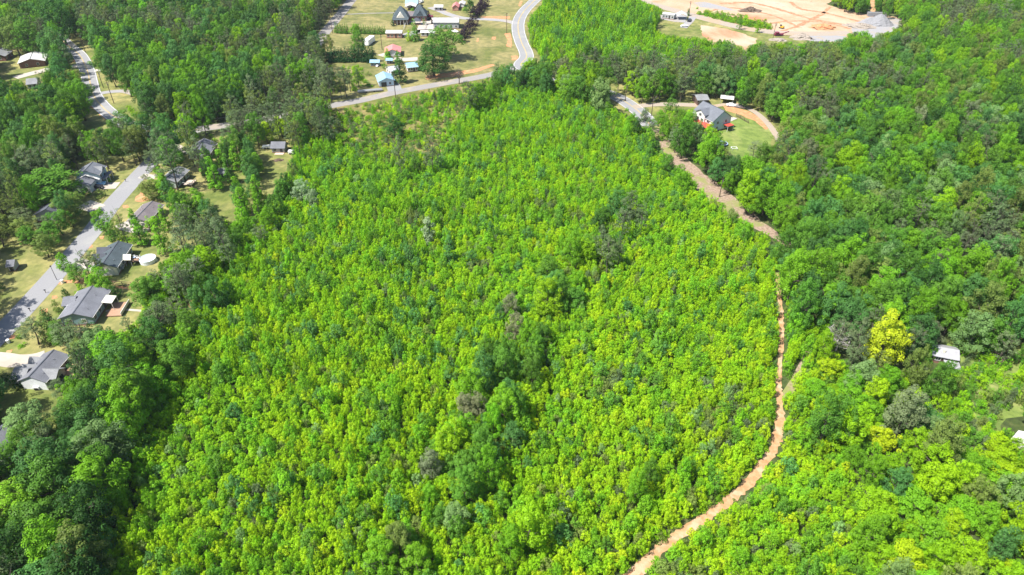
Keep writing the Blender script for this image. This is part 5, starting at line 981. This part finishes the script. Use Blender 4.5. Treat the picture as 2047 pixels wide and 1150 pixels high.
# ---- the rest, too many to count, as one object of each kind
def stuff(name, label, cat, kd, trees):
    if not trees: return
    pc = bpy.data.collections.new(name+'_kinds')
    for i, pr in enumerate(PROTO[kd]): pc.objects.link(bpy.data.objects.new('%s_%02d' % (name, i), pr['joined']))
    me = bpy.data.meshes.new(name); me.from_pydata([(t['x'], t['y'], 0) for t in trees], [], [])
    pr0 = PROTO[kd]
    for nm, ty, key, vals in (('idx', 'INT', 'value', [t['var'] for t in trees]), ('rz', 'FLOAT_VECTOR', 'vector', [q for t in trees for q in (0, 0, t['rz'])]),
                         ('scl', 'FLOAT_VECTOR', 'vector', [q for t in trees for q in (t['R']/pr0[t['var']]['R'],)*2+(t['H']/pr0[t['var']]['H'],)]), ('tint', 'FLOAT_COLOR', 'color', [q for t in trees for q in (*t['tint'], 1)])):
        a = me.attributes.new(nm, ty, 'POINT'); a.data.foreach_set(key, vals)
    o = bpy.data.objects.new(name, me); COL.objects.link(o); tag(o, label, cat, kind='stuff')
    g = bpy.data.node_groups.new(name, 'GeometryNodeTree'); g.interface.new_socket('Geometry', in_out='INPUT', socket_type='NodeSocketGeometry'); g.interface.new_socket('Geometry', in_out='OUTPUT', socket_type='NodeSocketGeometry')
    N = g.nodes.new; gi, go, ci, ip = N('NodeGroupInput'), N('NodeGroupOutput'), N('GeometryNodeCollectionInfo'), N('GeometryNodeInstanceOnPoints')
    ci.inputs['Collection'].default_value = pc; ci.inputs['Separate Children'].default_value = True; ci.inputs['Reset Children'].default_value = True
    def na(nm, ty): n = N('GeometryNodeInputNamedAttribute'); n.data_type = ty; n.inputs['Name'].default_value = nm; return n.outputs['Attribute']
    K = g.links.new; K(gi.outputs[0], ip.inputs['Points']); K(ci.outputs[0], ip.inputs['Instance']); ip.inputs['Pick Instance'].default_value = True
    K(na('idx', 'INT'), ip.inputs['Instance Index']); K(na('scl', 'FLOAT_VECTOR'), ip.inputs['Scale'])
    er = N('FunctionNodeEulerToRotation'); K(na('rz', 'FLOAT_VECTOR'), er.inputs[0]); K(er.outputs[0], ip.inputs['Rotation']); K(ip.outputs[0], go.inputs[0])
    md = o.modifiers.new('scatter', 'NODES'); md.node_group = g
rest = lambda kd: [t for t in TREES if t['kind'] == kd and not t['ind']]
stuff('broadleaf_forest', 'continuous green canopy of the mature broadleaf woods', 'forest', 'broadleaf', rest('broadleaf'))
stuff('pine_forest', 'gray-green pines mixed through the far woods', 'forest', 'pine', rest('pine'))
stuff('young_forest', 'dense lime and yellow-green young wood filling the middle', 'forest', 'young', rest('young'))
stuff('undergrowth', 'low green shrubs along the trail and clearing edges', 'undergrowth', 'shrub', rest('shrub'))
# ---- bare trees
for (px, py, H, sp, mat, lab) in ((1666, 712, 10, 4.2, 'bark_pale', 'leafless gray dead tree right of the side trail'), (1606, 272, 11, 4.5, 'bark_pale', 'bare pale-twigged tree in the wood right of the striped lawn'), (918, 168, 8, 3.2, 'bark', 'leafless brown tree at the lower edge of the farm road'), (1010, 628, 9, 2.6, 'bark_pale', None)):
    if not lab: continue
    c = P(px, py); t = thing('dead_tree', lab, 'tree', (c.x, c.y, 0)); mb, _ = dead_tree(int(px), H, sp); mb.obj('trunk', mat, t)
c = P(1990, 700); t = thing('fallen_tree', 'pale fallen dead tree lying in the scrub at lower right', 'fallen tree', (c.x, c.y, 0))
mb = MB(); rr = random.Random(3)
for k in range(12):
    a = rr.uniform(0, 2*PI); x, y = rr.uniform(-6, 6), rr.uniform(-3, 3); l = rr.uniform(1.5, 4); mb.tube([(x, y, .5), (x+l*.5*math.cos(a), y+l*.5*math.sin(a), .9), (x+l*math.cos(a), y+l*math.sin(a), .5)], [.16, .12, .05], 5)
mb.obj('branches', 'bark_pale', t)

hz = MB(); hz.box((0, 1700, 60.5), (4400, 3700, 123)); hm = bpy.data.materials.new('haze'); hm.use_nodes = True; hn = hm.node_tree; hn.nodes.clear()
ho = hn.nodes.new('ShaderNodeOutputMaterial'); pv = hn.nodes.new('ShaderNodeVolumePrincipled'); pv.inputs['Color'].default_value = (.80, .88, 1, 1); pv.inputs['Density'].default_value = .00006; pv.inputs['Anisotropy'].default_value = .2
hn.links.new(pv.outputs[0], ho.inputs['Volume']); MATS['haze'] = hm; hzo = hz.obj('haze', 'haze'); hzo['kind'] = 'stuff'; hzo['label'] = 'thin pale summer haze over the woods and houses'; hzo['category'] = 'haze'
